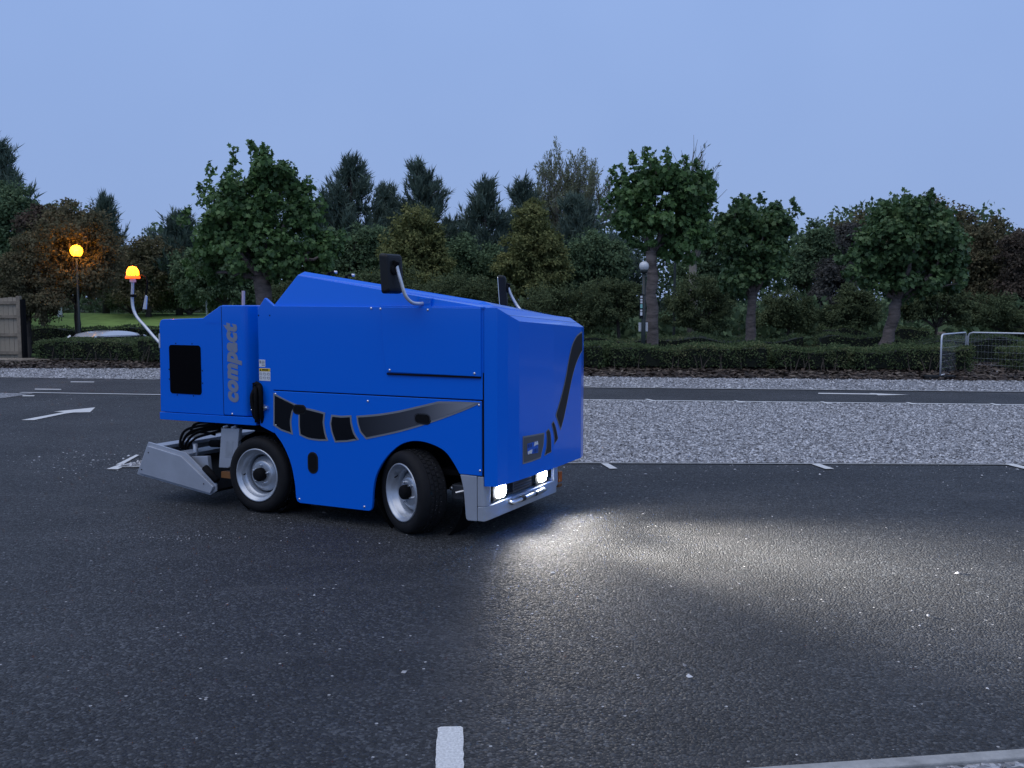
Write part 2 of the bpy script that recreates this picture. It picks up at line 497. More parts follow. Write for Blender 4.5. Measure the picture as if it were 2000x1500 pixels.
for nm in ('globe_lit', 'beacon_core'):
    nt_ = M[nm].node_tree
    tp_ = nt_.nodes.new('ShaderNodeBsdfTransparent'); tp_.inputs[0].default_value = (1.0, 0.8, 0.5, 1)
    mx_ = nt_.nodes.new('ShaderNodeMixShader'); mx_.inputs[0].default_value = 0.35
    nt_.links.new(nt_.nodes['Principled BSDF'].outputs[0], mx_.inputs[1]); nt_.links.new(tp_.outputs[0], mx_.inputs[2])
    nt_.links.new(mx_.outputs[0], nt_.nodes['Material Output'].inputs['Surface'])
M['globe'] = simple('unlit_globe', (0.62, 0.63, 0.64), 0.25, var=0.12, vscale=9)
M['post'] = simple('dark_green_post', (0.018, 0.026, 0.024), 0.5, var=0.2, vscale=10)
M['galv'] = simple('galvanised_steel', (0.62, 0.64, 0.67), 0.4, metal=0.5, var=0.15, vscale=20)
M['teal'] = simple('teal_print', (0.25, 0.55, 0.50), 0.5)
M['car'] = simple('silver_car_paint', (0.55, 0.58, 0.62), 0.25, metal=0.3, coat=0.6)

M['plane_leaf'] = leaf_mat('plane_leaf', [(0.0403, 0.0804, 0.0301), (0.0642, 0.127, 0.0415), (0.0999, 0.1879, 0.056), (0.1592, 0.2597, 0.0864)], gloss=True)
M['plane_leaf2'] = leaf_mat('plane_leaf_dull', [(0.0406, 0.0796, 0.0332), (0.0606, 0.1153, 0.0448), (0.0912, 0.1666, 0.0596), (0.1581, 0.219, 0.0791)], gloss=True)  # slightly duller green, for the two right hand plane trees
M['pine_leaf'] = leaf_mat('pine_needle', [(0.062, 0.0907, 0.0761), (0.0936, 0.1326, 0.1062), (0.1278, 0.1749, 0.1363), (0.1588, 0.2111, 0.1657)], trans=0.1)
M['olive_leaf'] = leaf_mat('olive_leaf', [(0.0756, 0.0932, 0.0383), (0.1401, 0.1601, 0.064), (0.213, 0.2258, 0.0903), (0.293, 0.2776, 0.1143)])
M['brown_leaf'] = leaf_mat('autumn_leaf', [(0.0762, 0.0777, 0.0476), (0.1206, 0.1181, 0.0682), (0.1632, 0.1446, 0.0822), (0.2036, 0.1531, 0.0905)])
M['red_leaf'] = leaf_mat('red_leaf', [(0.0622, 0.0563, 0.0435), (0.0971, 0.082, 0.0631), (0.1291, 0.1012, 0.0779), (0.1595, 0.1162, 0.0901)])
M['purple_leaf'] = leaf_mat('purple_leaf', [(0.0583, 0.0587, 0.0541), (0.0847, 0.0831, 0.0763), (0.1123, 0.1113, 0.0991), (0.1309, 0.1391, 0.1152)])
M['green_leaf'] = leaf_mat('green_leaf', [(0.0631, 0.0999, 0.0592), (0.0996, 0.1496, 0.0837), (0.1359, 0.1994, 0.1043), (0.1861, 0.241, 0.1253)])
M['grey_leaf'] = leaf_mat('understorey_leaf', [(0.0562, 0.0772, 0.0421), (0.0851, 0.1117, 0.0569), (0.1137, 0.1439, 0.0716), (0.151, 0.1737, 0.0866)])
M['willow_leaf'] = leaf_mat('willow_leaf', [(0.1401, 0.1625, 0.0952), (0.2174, 0.2403, 0.1469), (0.2792, 0.3008, 0.1896)])
M['hedge_leaf'] = leaf_mat('hedge_leaf', [(0.0529, 0.0817, 0.0425), (0.0817, 0.1183, 0.0556), (0.1188, 0.158, 0.0717), (0.1852, 0.1786, 0.0937)])
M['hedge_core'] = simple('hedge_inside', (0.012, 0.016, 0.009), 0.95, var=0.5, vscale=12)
M['plane_bark'] = bark_mat('plane_bark', (0.055, 0.045, 0.040), (0.165, 0.135, 0.12), 9)
M['bark'] = bark_mat('dark_bark', (0.035, 0.03, 0.025), (0.075, 0.062, 0.052), 4)
M['stem'] = simple('hedge_stem', (0.075, 0.060, 0.048), 0.9, var=0.3, vscale=8)
M['twig'] = simple('pale_twig', (0.15, 0.14, 0.115), 0.85, var=0.3, vscale=8)


# ------------------------------------------------------------------ the ground
def hgt(x, y):
    """terrain height: flat car park, a dip and a lawn bank beyond the hedges on the left, a slow rise elsewhere"""
    def ss(a, b, v):
        t = np.clip((v - a) / (b - a), 0, 1); return t * t * (3 - 2 * t)
    left = 1 - ss(-7.5, -2.0, x)
    dip = -0.62 * ss(27.5, 31.5, y) * left
    rise = ss(32.5, 50, y) * (1.85 * left + 0.75 * (1 - left))
    far = ss(60, 200, y) * 2.0
    return dip + rise + far


def grid_mesh(name, xs, ys, zoff, fn):
    X, Y = np.meshgrid(xs, ys)
    Z = fn(X, Y) + zoff
    V = np.stack([X.ravel(), Y.ravel(), Z.ravel()], 1)
    nx, ny = len(xs), len(ys)
    i, j = np.meshgrid(np.arange(nx - 1), np.arange(ny - 1))
    a = (j * nx + i).ravel()
    F = np.stack([a, a + 1, a + nx + 1, a + nx], 1).ravel()
    return np_mesh(name, V, F, 4)


gx = np.concatenate([[-600, -300, -150, -80], np.linspace(-50, 50, 70), [80, 150, 300, 600]])
gy = np.concatenate([[-60, -20, 0, 10, 20], np.linspace(24, 64, 50), [75, 90, 120, 160, 200, 300, 500, 900]])
me = grid_mesh('ground', gx, gy, 0.0, hgt)
tag(link_mesh('ground', me, None, M['ground']), kind='structure')

# the lawn bank on the left, one sheet over the terrain
me = grid_mesh('lawn', np.linspace(-40, -2.5, 46), np.linspace(36.6, 52, 36), 0.012, hgt)
tag(link_mesh('lawn', me, None, M['grass']), kind='structure')


def sheet(name, poly, z, mat, kind='structure', parent=None):
    me = bpy.data.meshes.new(name)
    me.from_pydata([(p[0], p[1], z) for p in poly], [], [list(range(len(poly)))])
    me.update()
    if me.polygons[0].normal.z < 0: me.flip_normals()
    o = link_mesh(name, me, parent, mat)
    if kind and parent is None: o['kind'] = kind
    return o


def wobble(a, b, n, amp, seed):
    r = np.random.default_rng(seed)
    return [(a[0] + (b[0] - a[0]) * k / n + (r.normal() * amp * 0.3 if 0 < k < n else 0), a[1] + (b[1] - a[1]) * k / n + (r.normal() * amp if 0 < k < n else 0)) for k in range(n + 1)]


# edges measured on the ground plane
BED = [(-60, 25.2), (-13.3, 24.6), (-9.2, 24.5), (-4, 23.2), (1.65, 21.73), (11.06, 20.39), (60, 13.8)]
ROAD_FAR = [(-60, 29.2), (-11.61, 21.42), (-7.79, 20.82), (1.43, 18.84), (9.68, 17.83), (60, 12.4)]
ROAD_NEAR = [(-60, 24.0), (-9.62, 17.72), (-6.45, 17.21), (1.23, 16.18), (8.34, 15.34), (60, 9.6)]

car_park = sheet('car_park', [(-60, -30), (60, -30), (60, 9.0), (60, 9.6)] + ROAD_NEAR[::-1][1:], 0.004, M['asphalt'])
road = sheet('road', ROAD_NEAR + ROAD_FAR[::-1], 0.005, M['asphalt_road'])
strip_edge = []
for a, b in zip(ROAD_FAR[1:-1], ROAD_FAR[2:]):
    strip_edge += wobble(a, b, 40, 0.035, int(abs(a[0]) * 10))[:-1]
bed_edge = []
for a, b in zip(BED[1:-1], BED[2:]):
    bed_edge += wobble(a, b, 40, 0.06, int(abs(a[0]) * 7))[:-1]
gravel_verge = sheet('gravel_verge', [(p[0], p[1] - 0.06) for p in strip_edge] + bed_edge[::-1], 0.009, M['gravel'])
bv, bf = [], []
for p_ in bed_edge: bv += [(p_[0], p_[1] - .05, .012), (p_[0], p_[1] + .45, .075), (p_[0], p_[1] + 1.1, .105), (p_[0], 29.0, .10)]
for i_ in range(len(bed_edge) - 1):
    for j_ in range(3): bf.append((i_ * 4 + j_, i_ * 4 + 4 + j_, i_ * 4 + 5 + j_, i_ * 4 + 1 + j_))
bm_ = bpy.data.meshes.new('planting_bed'); bm_.from_pydata(bv, [], bf); bm_.update()
planting_bed = tag(link_mesh('planting_bed', bm_, None, M['soil']), kind='structure')

BAY_L = [(-3.95, 9.45), (-3.72, 10.3), (-3.3, 11.6), (-2.7, 13.4), (-1.9, 15.2), (-1.2, 16.35)]
near_edge = wobble((-3.95, 9.45), (0.74, 9.70), 14, 0.012, 3)[:-1] + wobble((0.74, 9.70), (5.24, 9.60), 14, 0.012, 4)[:-1] + wobble((5.24, 9.60), (30, 9.0), 10, 0.012, 5)
far_edge = wobble((30, 12.92), (8.34, 15.30), 30, 0.02, 6)[:-1] + wobble((8.34, 15.30), (1.23, 16.14), 30, 0.02, 7)[:-1] + wobble((1.23, 16.14), (-1.2, 16.4), 10, 0.02, 8)
gravel_bays = sheet('gravel_bays', near_edge + far_edge + BAY_L[::-1][1:-1], 0.011, M['gravel'])
# the gravel corner of the next bay block at the left edge
gravel_corner = sheet('gravel_corner', [tuple(gp(-60, 786)[:2]), tuple(gp(18, 777)[:2]), tuple(gp(66, 769.5)[:2]), tuple(gp(-60, 767)[:2])], 0.011, M['gravel'])


def in_poly(P, poly):
    x, y = P[:, 0], P[:, 1]
    c = np.zeros(len(P), bool)
    j = len(poly) - 1
    for i in range(len(poly)):
        xi, yi = poly[i][:2]; xj, yj = poly[j][:2]
        if yi != yj:
            c ^= ((yi > y) != (yj > y)) & (x < (xj - xi) * (y - yi) / (yj - yi) + xi)
        j = i
    return c


OCT_V = np.array([[1, 0, 0], [0, 1, 0], [-1, 0, 0], [0, -1, 0], [0.1, 0.05, 1], [0, 0, -1]], float)
OCT_F = np.array([[0, 1, 4], [1, 2, 4], [2, 3, 4], [3, 0, 4]])


def stones(name, pts, size, z, seed, mat, parent=None, flat=0.55, grit=False):
    r = np.random.default_rng(seed)
    n = len(pts)
    a = r.uniform(0, 2 * np.pi, n)
    sx = size * (r.uniform(0.6, 1.4, n) if not grit else np.clip(r.lognormal(-0.35, 0.55, n), .25, 2.6)); sy = sx * r.uniform(0.5, 0.9, n); sz = sx * flat * r.uniform(0.5, 1.3, n)
    B = np.repeat(OCT_V[None], n, 0) + r.normal(0, 0.22, (n, 6, 3))
    x = B[..., 0] * sx[:, None]; y = B[..., 1] * sy[:, None]; zz = B[..., 2] * sz[:, None]
    X = x * np.cos(a)[:, None] - y * np.sin(a)[:, None] + pts[:, :1]
    Y = x * np.sin(a)[:, None] + y * np.cos(a)[:, None] + pts[:, 1:2]
    Z = zz + z + sz[:, None] * 0.25
    V = np.stack([X, Y, Z], -1).reshape(-1, 3)
    F = (OCT_F[None] + (np.arange(n) * 6)[:, None, None]).ravel()
    o = link_mesh(name, np_mesh(name, V, F, 3), parent, mat)
    o['kind'] = 'stuff'
    return o


rg = np.random.default_rng(21)
P = np.stack([rg.uniform(-4, 9.8, 150000), 9.4 + 7.1 * rg.uniform(0, 1, 150000) ** 1.35], 1)
P = P[in_poly(P, near_edge + far_edge + BAY_L[::-1][1:-1])]
stones('bay_gravel', P, 0.018, 0.011, 5, M['stone'], gravel_bays)
P = np.stack([rg.uniform(-14, 12, 70000), rg.uniform(17.5, 25, 70000)], 1)
P = P[in_poly(P, [(p[0], p[1]) for p in strip_edge] + bed_edge[::-1])]
stones('verge_gravel', P, 0.024, 0.009, 6, M['stone'], gravel_verge)
# white grit thrown out over the asphalt, thicker close to the gravel
P = np.stack([rg.uniform(-9, 9, 1900), 2.6 + 12 * rg.uniform(0, 1, 1900) ** 1.1], 1)
keep = ~in_poly(P, near_edge + far_edge + BAY_L[::-1][1:-1])
P = P[keep]
P2 = np.stack([rg.normal(-4.3, 0.6, 500), rg.normal(9.8, 0.5, 500)], 1)
P3 = np.stack([rg.normal(-8.3, 1.2, 160), rg.normal(16.1, 0.5, 160)], 1)
P4 = np.stack([rg.uniform(0, 7, 260), 9.55 - np.abs(rg.normal(0, 0.45, 260))], 1)
P5 = np.stack([rg.normal(-2.3, 0.25, 70), rg.normal(6.55, 0.05, 70)], 1)
g = stones('scattered_grit', np.concatenate([P, P2, P3, P4]), 0.0075, 0.005, 7, M['stone'], grit=True)
tag(g, 'loose pale grit scattered over the dark asphalt', 'grit', kind='stuff')
g = stones('chalky_grit', P5, 0.006, 0.005, 8, M['stone'])
tag(g, 'short streak of crushed white grit on the asphalt beside the rear wheel', 'grit', kind='stuff')


# painted markings: children of the surface they lie on
def marking(name, px, parent, z=0.012):
    return sheet(name, [tuple(gp(*p)[:2]) for p in px], z, M['paint'], None, parent)


marking('direction_arrow', [(41, 822), (66, 822), (128, 809), (144, 807), (176, 806.4), (186, 797), (105, 805.4), (126, 806.2)], car_park)
marking('bay_line', [(208, 918.5), (230, 919), (252, 909), (238, 908)], car_park, 0.013)
marking('bay_line', [(226, 910), (240, 909), (272, 891), (266, 890)], car_park, 0.013)
r_, l_ = [], []
for k in range(41):      # foreground bay line with slightly ragged edges
    t = k / 40
    r_.append((-0.284 + 0.075 * t + random.uniform(-.0028, .0028), 3.515 - 1.5 * t + (0 if k else -.006)))
    l_.append((-0.186 + 0.075 * t + random.uniform(-.0028, .0028), 3.52 - 1.5 * t + (0 if k else -.008)))
r_.insert(0, (-.272, 3.520)); l_.insert(0, (-.198, 3.523))
sheet('bay_line', r_ + l_[::-1], 0.010, M['paint'], None, car_park)
marking('bay_line', [(1174, 907.5), (1188, 907.5), (1206, 917.5), (1191, 918)], car_park, 0.014)
marking('bay_line', [(1583, 908), (1600, 908), (1629, 918), (1612, 918.5)], car_park, 0.014)
marking('bay_line', [(1958, 908), (1978, 908), (2030, 920), (2008, 920)], car_park, 0.014)
for x0, y0 in ((1259, 782.4), (1432, 785.4), (1601, 787.6), (1768, 789), (1932, 791)):
    marking('bay_line', [(x0, y0), (x0 + 6, y0 - 0.3), (x0 + 24, y0 + 3.8), (x0 + 14, y0 + 4)], road, 0.028)
for x0, y0 in ((1140, 754.6), (1279, 756.4), (1420, 758.9)):
    marking('bay_line', [(x0, y0), (x0 + 4, y0 - 0.2), (x0 + 10, y0 + 1.6), (x0 + 4, y0 + 1.8)], road, 0.028)
marking('direction_arrow', [(1598, 768.4), (1700, 769.8), (1698, 768.9), (1775, 772.2), (1715, 773.2), (1712, 771.8), (1598, 770.2)], road)
marking('lane_dash', [(68, 760.3), (119, 760.9), (120, 762.3), (68, 761.8)], road)
marking('lane_dash', [(138, 746.2), (184, 746.5), (184, 747.7), (138, 747.4)], road)
marking('lane_dash', [(44, 773.5), (68, 773.3), (66, 775), (44, 775.2)], car_park)


def edge_strip(name, pts, w, z, mat, parent):
    """narrow painted line or edging along a polyline"""
    L_, R_ = [], []
    for i, p in enumerate(pts):
        a = Vector(pts[max(i - 1, 0)]); b = Vector(pts[min(i + 1, len(pts) - 1)])
        d = (b - a).normalized(); nrm = Vector((-d.y, d.x))
        L_.append(tuple(Vector(p) + nrm * w / 2)); R_.append(tuple(Vector(p) - nrm * w / 2))
    return sheet(name, L_ + R_[::-1], z, mat, None, parent)


edge_strip('edge_line', [(-9.2, 17.66), (-6.45, 17.21), (-5.8, 17.12)], 0.09, 0.014, M['paint'], road)
edge_strip('edge_line', [(-5.5, 17.08), (-4.9, 17.0)], 0.07, 0.014, M['paint'], road)
edge_strip('edge_line', [(1.23, 16.25), (8.34, 15.41), (12, 14.95)], 0.09, 0.016, M['paint'], road)
edge_strip('edging', [(-14, 21.85), (-11.61, 21.44), (-7.79, 20.84), (1.43, 18.74), (9.68, 17.73), (16, 16.98)], 0.10, 0.020, M['concrete'], road)
edge_strip('edging', [(-3.95, 9.41), (0.74, 9.66), (5.24, 9.56), (12, 9.40)], 0.05, 0.0135, M['concrete'], car_park)

# concrete edging and the gravel corner at the lower right
E0, E1 = gp(1380, 1504, .022), gp(2200, 1447, .022)
E0, E1 = Vector((E0.x, E0.y)), Vector((E1.x, E1.y))
ed = (E1 - E0).normalized(); en = Vector((ed.y, -ed.x))
W_ = 0.062
kq = MB()
kq.add([(*E0, -0.05), (*E1, -0.05), (*(E1 + en * W_), -0.05), (*(E0 + en * W_), -0.05), (*E0, 0.022), (*E1, 0.022), (*(E1 + en * W_), 0.022), (*(E0 + en * W_), 0.022)],
       [(0, 3, 2, 1), (4, 5, 6, 7), (0, 1, 5, 4), (1, 2, 6, 5), (2, 3, 7, 6), (3, 0, 4, 7)])
tag(kq.build('kerb', M['concrete'], None, bevel=0.006), kind='structure')
Q0, Q1 = E0 + en * W_, E1 + en * W_
gravel_margin = sheet('gravel_margin', [tuple(Q0), tuple(Q1), tuple(Q1 + en * 2.0), tuple(Q0 + en * 2.0)], 0.0085, M['gravel'])
import bmesh
stone_meshes = []
for k in range(6):
    bm = bmesh.new()
    bmesh.ops.create_icosphere(bm, subdivisions=1, radius=1.0)
    rr_ = np.random.default_rng(100 + k)
    for v in bm.verts:
        v.co = Vector((v.co.x * 1.0, v.co.y * 0.72, v.co.z * 0.55)) * float(rr_.uniform(0.78, 1.18))
    sm_ = bpy.data.meshes.new('pebble'); bm.to_mesh(sm_); bm.free(); sm_.materials.append(M['pebble']); stone_meshes.append(sm_)
for k in range(170):
    c = E0 + (E1 - E0) * random.uniform(0.1, 1.0) + en * (W_ + 0.012 + 0.24 * random.random() ** 1.2)
    o = link_mesh('pebble', stone_meshes[k % 6], gravel_margin)
    s = random.uniform(0.008, 0.017)
    o.location = (c.x, c.y, 0.0085 + s * 0.4); o.scale = (s, s, s)
    o.rotation_euler = (random.uniform(-.5, .5), random.uniform(-.5, .5), random.uniform(0, 6.3))

# leaf litter and twigs over the planting bed
P = np.stack([rg.uniform(-15, 12.5, 44000), rg.uniform(20, 26.9, 44000)], 1)
edge_poly = [(p[0], p[1] - 0.15) for p in bed_edge] + [(45, 25.4), (-45, 26.8)]
P = P[in_poly(P, edge_poly)]
n = len(P)
a = rg.uniform(0, 6.28, n); ln = rg.uniform(0.03, 0.10, n) * np.where(rg.random(n) < 0.06, 2.6, 1); wd = np.where(ln > 0.11, 0.010, ln * 0.38)
til = rg.normal(0, 0.35, (n, 2)); be = np.array(sorted(bed_edge)); dist = P[:, 1] - np.interp(P[:, 0], be[:, 0], be[:, 1])
zc = rg.uniform(0.015, 0.05, n) + np.interp(dist, [-.05, .45, 1.1], [.01, .07, .10])
cs, sn = np.cos(a), np.sin(a)
corn = []
for u, v in ((-1, 0), (0, -1), (1, 0), (0, 1)):
    x = P[:, 0] + u * ln * cs - v * wd * sn; y = P[:, 1] + u * ln * sn + v * wd * cs
    z = zc + u * ln * til[:, 0] * .6 + v * wd * til[:, 1]
    corn.append(np.stack([x, y, z], 1))
V = np.stack(corn, 1).reshape(-1, 3)
o = link_mesh('leaf_litter', np_mesh('leaf_litter', V, np.arange(len(V)), 4), None, M['litter'])
tag(o, 'brown fallen leaves and twigs lying along the foot of the hedges', 'leaf litter', kind='stuff')


# ------------------------------------------------------------------ foliage
MAPLE = np.array([(0, 0), (0.08, 0.44), (0.40, 0.34), (0.52, 0.64), (0.66, 0.26), (1.0, 0.0), (0.66, -0.26), (0.52, -0.64), (0.40, -0.34), (0.08, -0.44)])
RHOMB = np.array([(0, 0), (0.45, 0.30), (1.0, 0.0), (0.45, -0.30)])
SLIM = np.array([(0, 0), (0.4, 0.13), (1.0, 0.0), (0.4, -0.13)])
NEEDLE = np.array([(0, 0.045), (1.0, 0.0), (0, -0.045)])


def unit(v):
    return v / np.maximum(np.linalg.norm(v, axis=-1, keepdims=True), 1e-9)


def leaves(name, C_, D, size, shape, mat, parent, seed, curl=0.18, Nrm=None):
    """one polygon per leaf: C base points, D pointing directions"""
    r = np.random.default_rng(seed)
    n = len(C_)
    D = unit(D)
    if Nrm is None: Nn = unit(r.normal(0, 1, (n, 3)) + np.array([0, 0, 0.9]))
    else: Nn = unit(Nrm + r.normal(0, 0.42, (n, 3)) + np.array([0, 0, 0.35]))
    S = unit(np.cross(Nn, D))
    Up = np.cross(D, S)
    u = shape[:, 0]; v = shape[:, 1]
    k = len(shape)
    V = C_[:, None] + size[:, None, None] * (D[:, None] * u[None, :, None] + S[:, None] * v[None, :, None] + Up[:, None] * (curl * (np.abs(v) - 0.6 * u * u))[None, :, None])
    me = np_mesh(name, V.reshape(-1, 3), np.arange(n * k), k)
    return link_mesh(name, me, parent, mat)


def blob_points(blobs, n, r, clump=0.30, shell=0.5):
    """leaf positions gathered in clumps through a union of ellipsoids (centre, radii)"""
    vol = np.array([max(b[1][0] * b[1][2], 1e-3) for b in blobs])
    cnt = np.maximum((n * vol / vol.sum()).astype(int), 20)
    out, cen, nor = [], [], []
    for (c, rad), m in zip(blobs, cnt):
        rad = np.array(rad); c = np.array(c)
        nc = max(int(m / 75), 6)
        d = unit(r.normal(0, 1, (nc, 3))); rr = r.uniform(0, 1, nc) ** shell
        cc = c + d * rr[:, None] * rad * 0.88
        idx = r.integers(0, nc, m)
        dd = unit(r.normal(0, 1, (m, 3))) * (r.uniform(0, 1, m) ** 0.6)[:, None]
        cs = r.uniform(0.6, 1.35, nc)
        p = cc[idx] + dd * (clump * rad.mean() * cs[idx])[:, None] * np.array([1, 1, 0.8])
        out.append(p); cen.append(cc); nor.append(unit(dd) * 0.65 + unit((p - c) / rad) * 0.5)
    return np.concatenate(out), np.concatenate(cen), np.concatenate(nor)


def limb(mb, a, b, r0, r1, r, n=6, sag=0.15, seg=5):
    a, b = Vector(a), Vector(b)
    L = (b - a).length
    pts, rs = [], []
    for i in range(seg + 1):
        t = i / seg
        p = a.lerp(b, t) + Vector((r.normal(), r.normal(), r.normal())) * (L * 0.03 * math.sin(math.pi * t)) + Vector((0, 0, L * sag * math.sin(math.pi * t) * 0.5))
        pts.append(p); rs.append(r0 + (r1 - r0) * t)
    mb.tube(pts, rs, n)


def px_blobs(bl, Y, dy=1.0):
    out = []
    for (x, y, rx, ry) in bl:
        c = at(x, y, Y); k = Y / FPX
        out.append((tuple(c), (rx * k, rx * k * dy, ry * k)))
    return out


def broadleaf(name, label, group, Y, base_px, fork_px, trunk_px, blobs, leaf, nleaf, size, seed, bark='bark', shape=RHOMB, clump=0.30, shell=0.5, dy=1.0, cat='tree', limbs=9, shoots=(), low_cut=0.0):
    r = np.random.default_rng(seed)
    b = at(base_px, 600, Y)
    z0 = float(hgt(np.array(b.x), np.array(Y)))
    root = empty(name, (b.x, Y, z0))
    tag(root, label, cat, group)
    off = np.array([b.x, Y, z0])
    if bark == 'bark': nleaf = int(nleaf * 2.7); size *= 0.84
    B = [(tuple(np.array(c) - off), rad) for c, rad in px_blobs(blobs, Y, dy)]
    f = Vector(np.array(at(fork_px[0], fork_px[1], Y)) - off)
    k = Y / FPX
    mb = MB()
    tr = trunk_px * k
    pts = [Vector((0, 0, -0.1)), Vector((0, 0, 0.12)) + f * 0.02]
    rs = [tr * 1.45, tr * 1.15]
    for i in range(1, 9):
        t = i / 8
        pts.append(Vector((f.x * t + r.normal() * tr * 0.14, r.normal() * tr * 0.1, max(f.z, 0.3) * t + 0.13 * (1 - t))))
        rs.append(tr * (1.08 - 0.22 * t) * r.uniform(0.93, 1.07))
    mb.tube(pts, rs, 12)
    pc, cen, nrm = blob_points(B, nleaf, r, clump, shell)
    if low_cut:
        kp_ = pc[:, 2] + 0.25 * np.sin(pc[:, 0] * 2.3) > low_cut
        pc, nrm = pc[kp_], nrm[kp_]
    sel = r.permutation(len(cen))[:limbs]
    for j in sel:
        c = cen[j]
        m = f.lerp(Vector(c), 0.5) + Vector((0, 0, -0.1 * abs(c[2] - f.z)))
        rr0 = tr * r.uniform(0.35, 0.62)
        limb(mb, f - Vector((0, 0, 0.1)), m, rr0, rr0 * 0.6, r, 6)
        limb(mb, m, Vector(c), rr0 * 0.6, rr0 * 0.2, r, 5)
    cent = np.mean([np.array(b_[0]) for b_ in B], 0)
    D = unit(pc - cent) * 0.7 + r.normal(0, 0.7, pc.shape) + np.array([0, 0, -0.25])
    if len(shoots):
        sp, sd = [], []
        for (sx, sy, slen) in shoots:
            p0 = np.array(at(sx, sy, Y)) - off
            ax = unit(np.array([r.normal(0, 0.22), r.normal(0, 0.22), -1.0]))
            L_ = slen * k
            p0 = p0 + np.array([0, r.normal(0, 0.4), 0])
            sh = MB(); limb(sh, Vector(p0 + ax * L_), Vector(p0), 0.012, 0.005, r, 4, 0, 3); sh.build('shoot', M[bark], root, fix=False)
            q = r.uniform(0, 1, 60)
            sp.append(p0 + ax * (q * L_)[:, None] + r.normal(0, 0.10, (60, 3)) * (0.35 + q)[:, None])
            sd.append(r.normal(0, 1, (60, 3)) + np.array([0, 0, 0.4]))
        pc = np.concatenate([pc] + sp); D = np.concatenate([D] + sd); nrm = np.concatenate([nrm] + [q_ * 0.5 for q_ in sd])
    mb.build('trunk', M[bark], root, smooth=True, fix=False)
    sz = size * r.uniform(0.6, 1.25, len(pc))
    leaves('crown', pc, D, sz, shape, M[leaf], root, seed + 1, Nrm=nrm)
    return root


def pine(name, label, group, x, top, hw, Y, seed, base=None, leaf='pine_leaf', cat='tree'):
    r = np.random.default_rng(seed)
    k = Y / FPX
    b = at(x, 600, Y); z0 = float(hgt(np.array(b.x), np.array(Y)))
    root = empty(name, (b.x, Y, z0)); tag(root, label, cat, group)
    H = at(x, top, Y).z - z0
    R = hw * k
    mb = MB()
    mb.tube([(0, 0, -0.1), (0.05, 0, H * 0.3), (0.0, 0.04, H * 0.65), (0.03, 0, H * 0.97)], [0.20, 0.16, 0.10, 0.02], 8)
    C_, D = [], []
    nb = int(52 + H * 4)
    for i in range(nb):
        t = min(max((i + r.uniform(-.5, .5)) / nb, 0.0), 0.99)
        z = H * (0.14 + 0.84 * t)
        prof = (1.0 - t) ** 0.8 * (1.0 + 0.20 * math.sin(t * 23 + seed)) + 0.03
        L = max(R * 1.75 * prof * r.uniform(0.55, 1.12), 0.22)
        an = r.uniform(0, 6.283)
        up = r.uniform(-0.05, 0.35) + 0.25 * t
        dirv = Vector((math.cos(an), math.sin(an), up)).normalized()
        p0 = Vector((0, 0, z)); p1 = p0 + dirv * L + Vector((0, 0, 0.12 * L))
        mb.tube([p0, p0.lerp(p1, 0.5) - Vector((0, 0, 0.05 * L)), p1], [0.035, 0.022, 0.008], 4)
        nt_ = int(6 + L * 10)
        for _ in range(nt_):
            q = r.uniform(0.25, 1.0)
            c = np.array(p0.lerp(p1, q)) + r.normal(0, 0.12, 3) * (0.5 + q)
            ax = unit(np.array([dirv.x * .6, dirv.y * .6, 0.9 + 0.5 * r.random()]) + r.normal(0, 0.22, 3))
            m = 12
            C_.append(np.repeat(c[None], m, 0) + ax * r.uniform(-0.1, 0.36, (m, 1)))
            D.append(ax + r.normal(0, 0.40, (m, 3)))
    # leader tuft
    for z in np.linspace(H * 0.9, H * 0.99, 6):
        C_.append(np.repeat(np.array([[0, 0, z]]), 16, 0) + r.normal(0, 0.06, (16, 3))); D.append(np.array([0, 0, 1.4]) + r.normal(0, 0.5, (16, 3)))
    C_ = np.concatenate(C_); D = np.concatenate(D)
    mb.build('trunk', M['bark'], root, smooth=True, fix=False)
    leaves('crown', C_, D, r.uniform(0.28, 0.52, len(C_)), np.array([(0, 0.075), (1.0, 0.0), (0, -0.075)]), M[leaf], root, seed + 2, 0.0)
    return root


# --- the four pollarded plane trees along the bed
GP = 'pollarded plane trees along the car park'
broadleaf('plane_tree', 'broad plane tree rising behind the rear of the blue machine', GP, 26.0, 517, (512, 540), 17,
          [(480, 415, 85, 78), (525, 355, 72, 55), (425, 450, 58, 68), (575, 420, 50, 66), (635, 480, 46, 62), (500, 490, 115, 45), (405, 520, 45, 45), (560, 510, 70, 45)],
          'plane_leaf', 19000, 0.128, 11, 'plane_bark', MAPLE, 0.28, 0.5, 0.95, limbs=14,
          shoots=[(405, 318, 60), (462, 292, 50), (495, 284, 45), (520, 287, 50), (385, 360, 40), (362, 405, 40), (600, 345, 45), (570, 330, 40), (440, 325, 50), (625, 380, 40), (550, 318, 40)])
broadleaf('plane_tree', 'tall plane tree beside the globe lamp with the sign', GP, 24.5, 1276, (1272, 490), 11.5,
          [(1245, 372, 50, 58), (1340, 385, 54, 66), (1292, 345, 66, 40), (1226, 410, 34, 55), (1300, 430, 72, 48), (1370, 440, 36, 46), (1255, 450, 45, 36), (1330, 480, 60, 36)],
          'plane_leaf', 15500, 0.118, 12, 'plane_bark', MAPLE, 0.28, 0.5, 0.95, limbs=12,
          shoots=[(1233, 302, 42), (1253, 296, 40), (1280, 296, 45), (1296, 303, 45), (1198, 330, 40), (1215, 318, 40), (1385, 335, 40), (1330, 315, 36), (1192, 380, 30), (1360, 318, 40)])
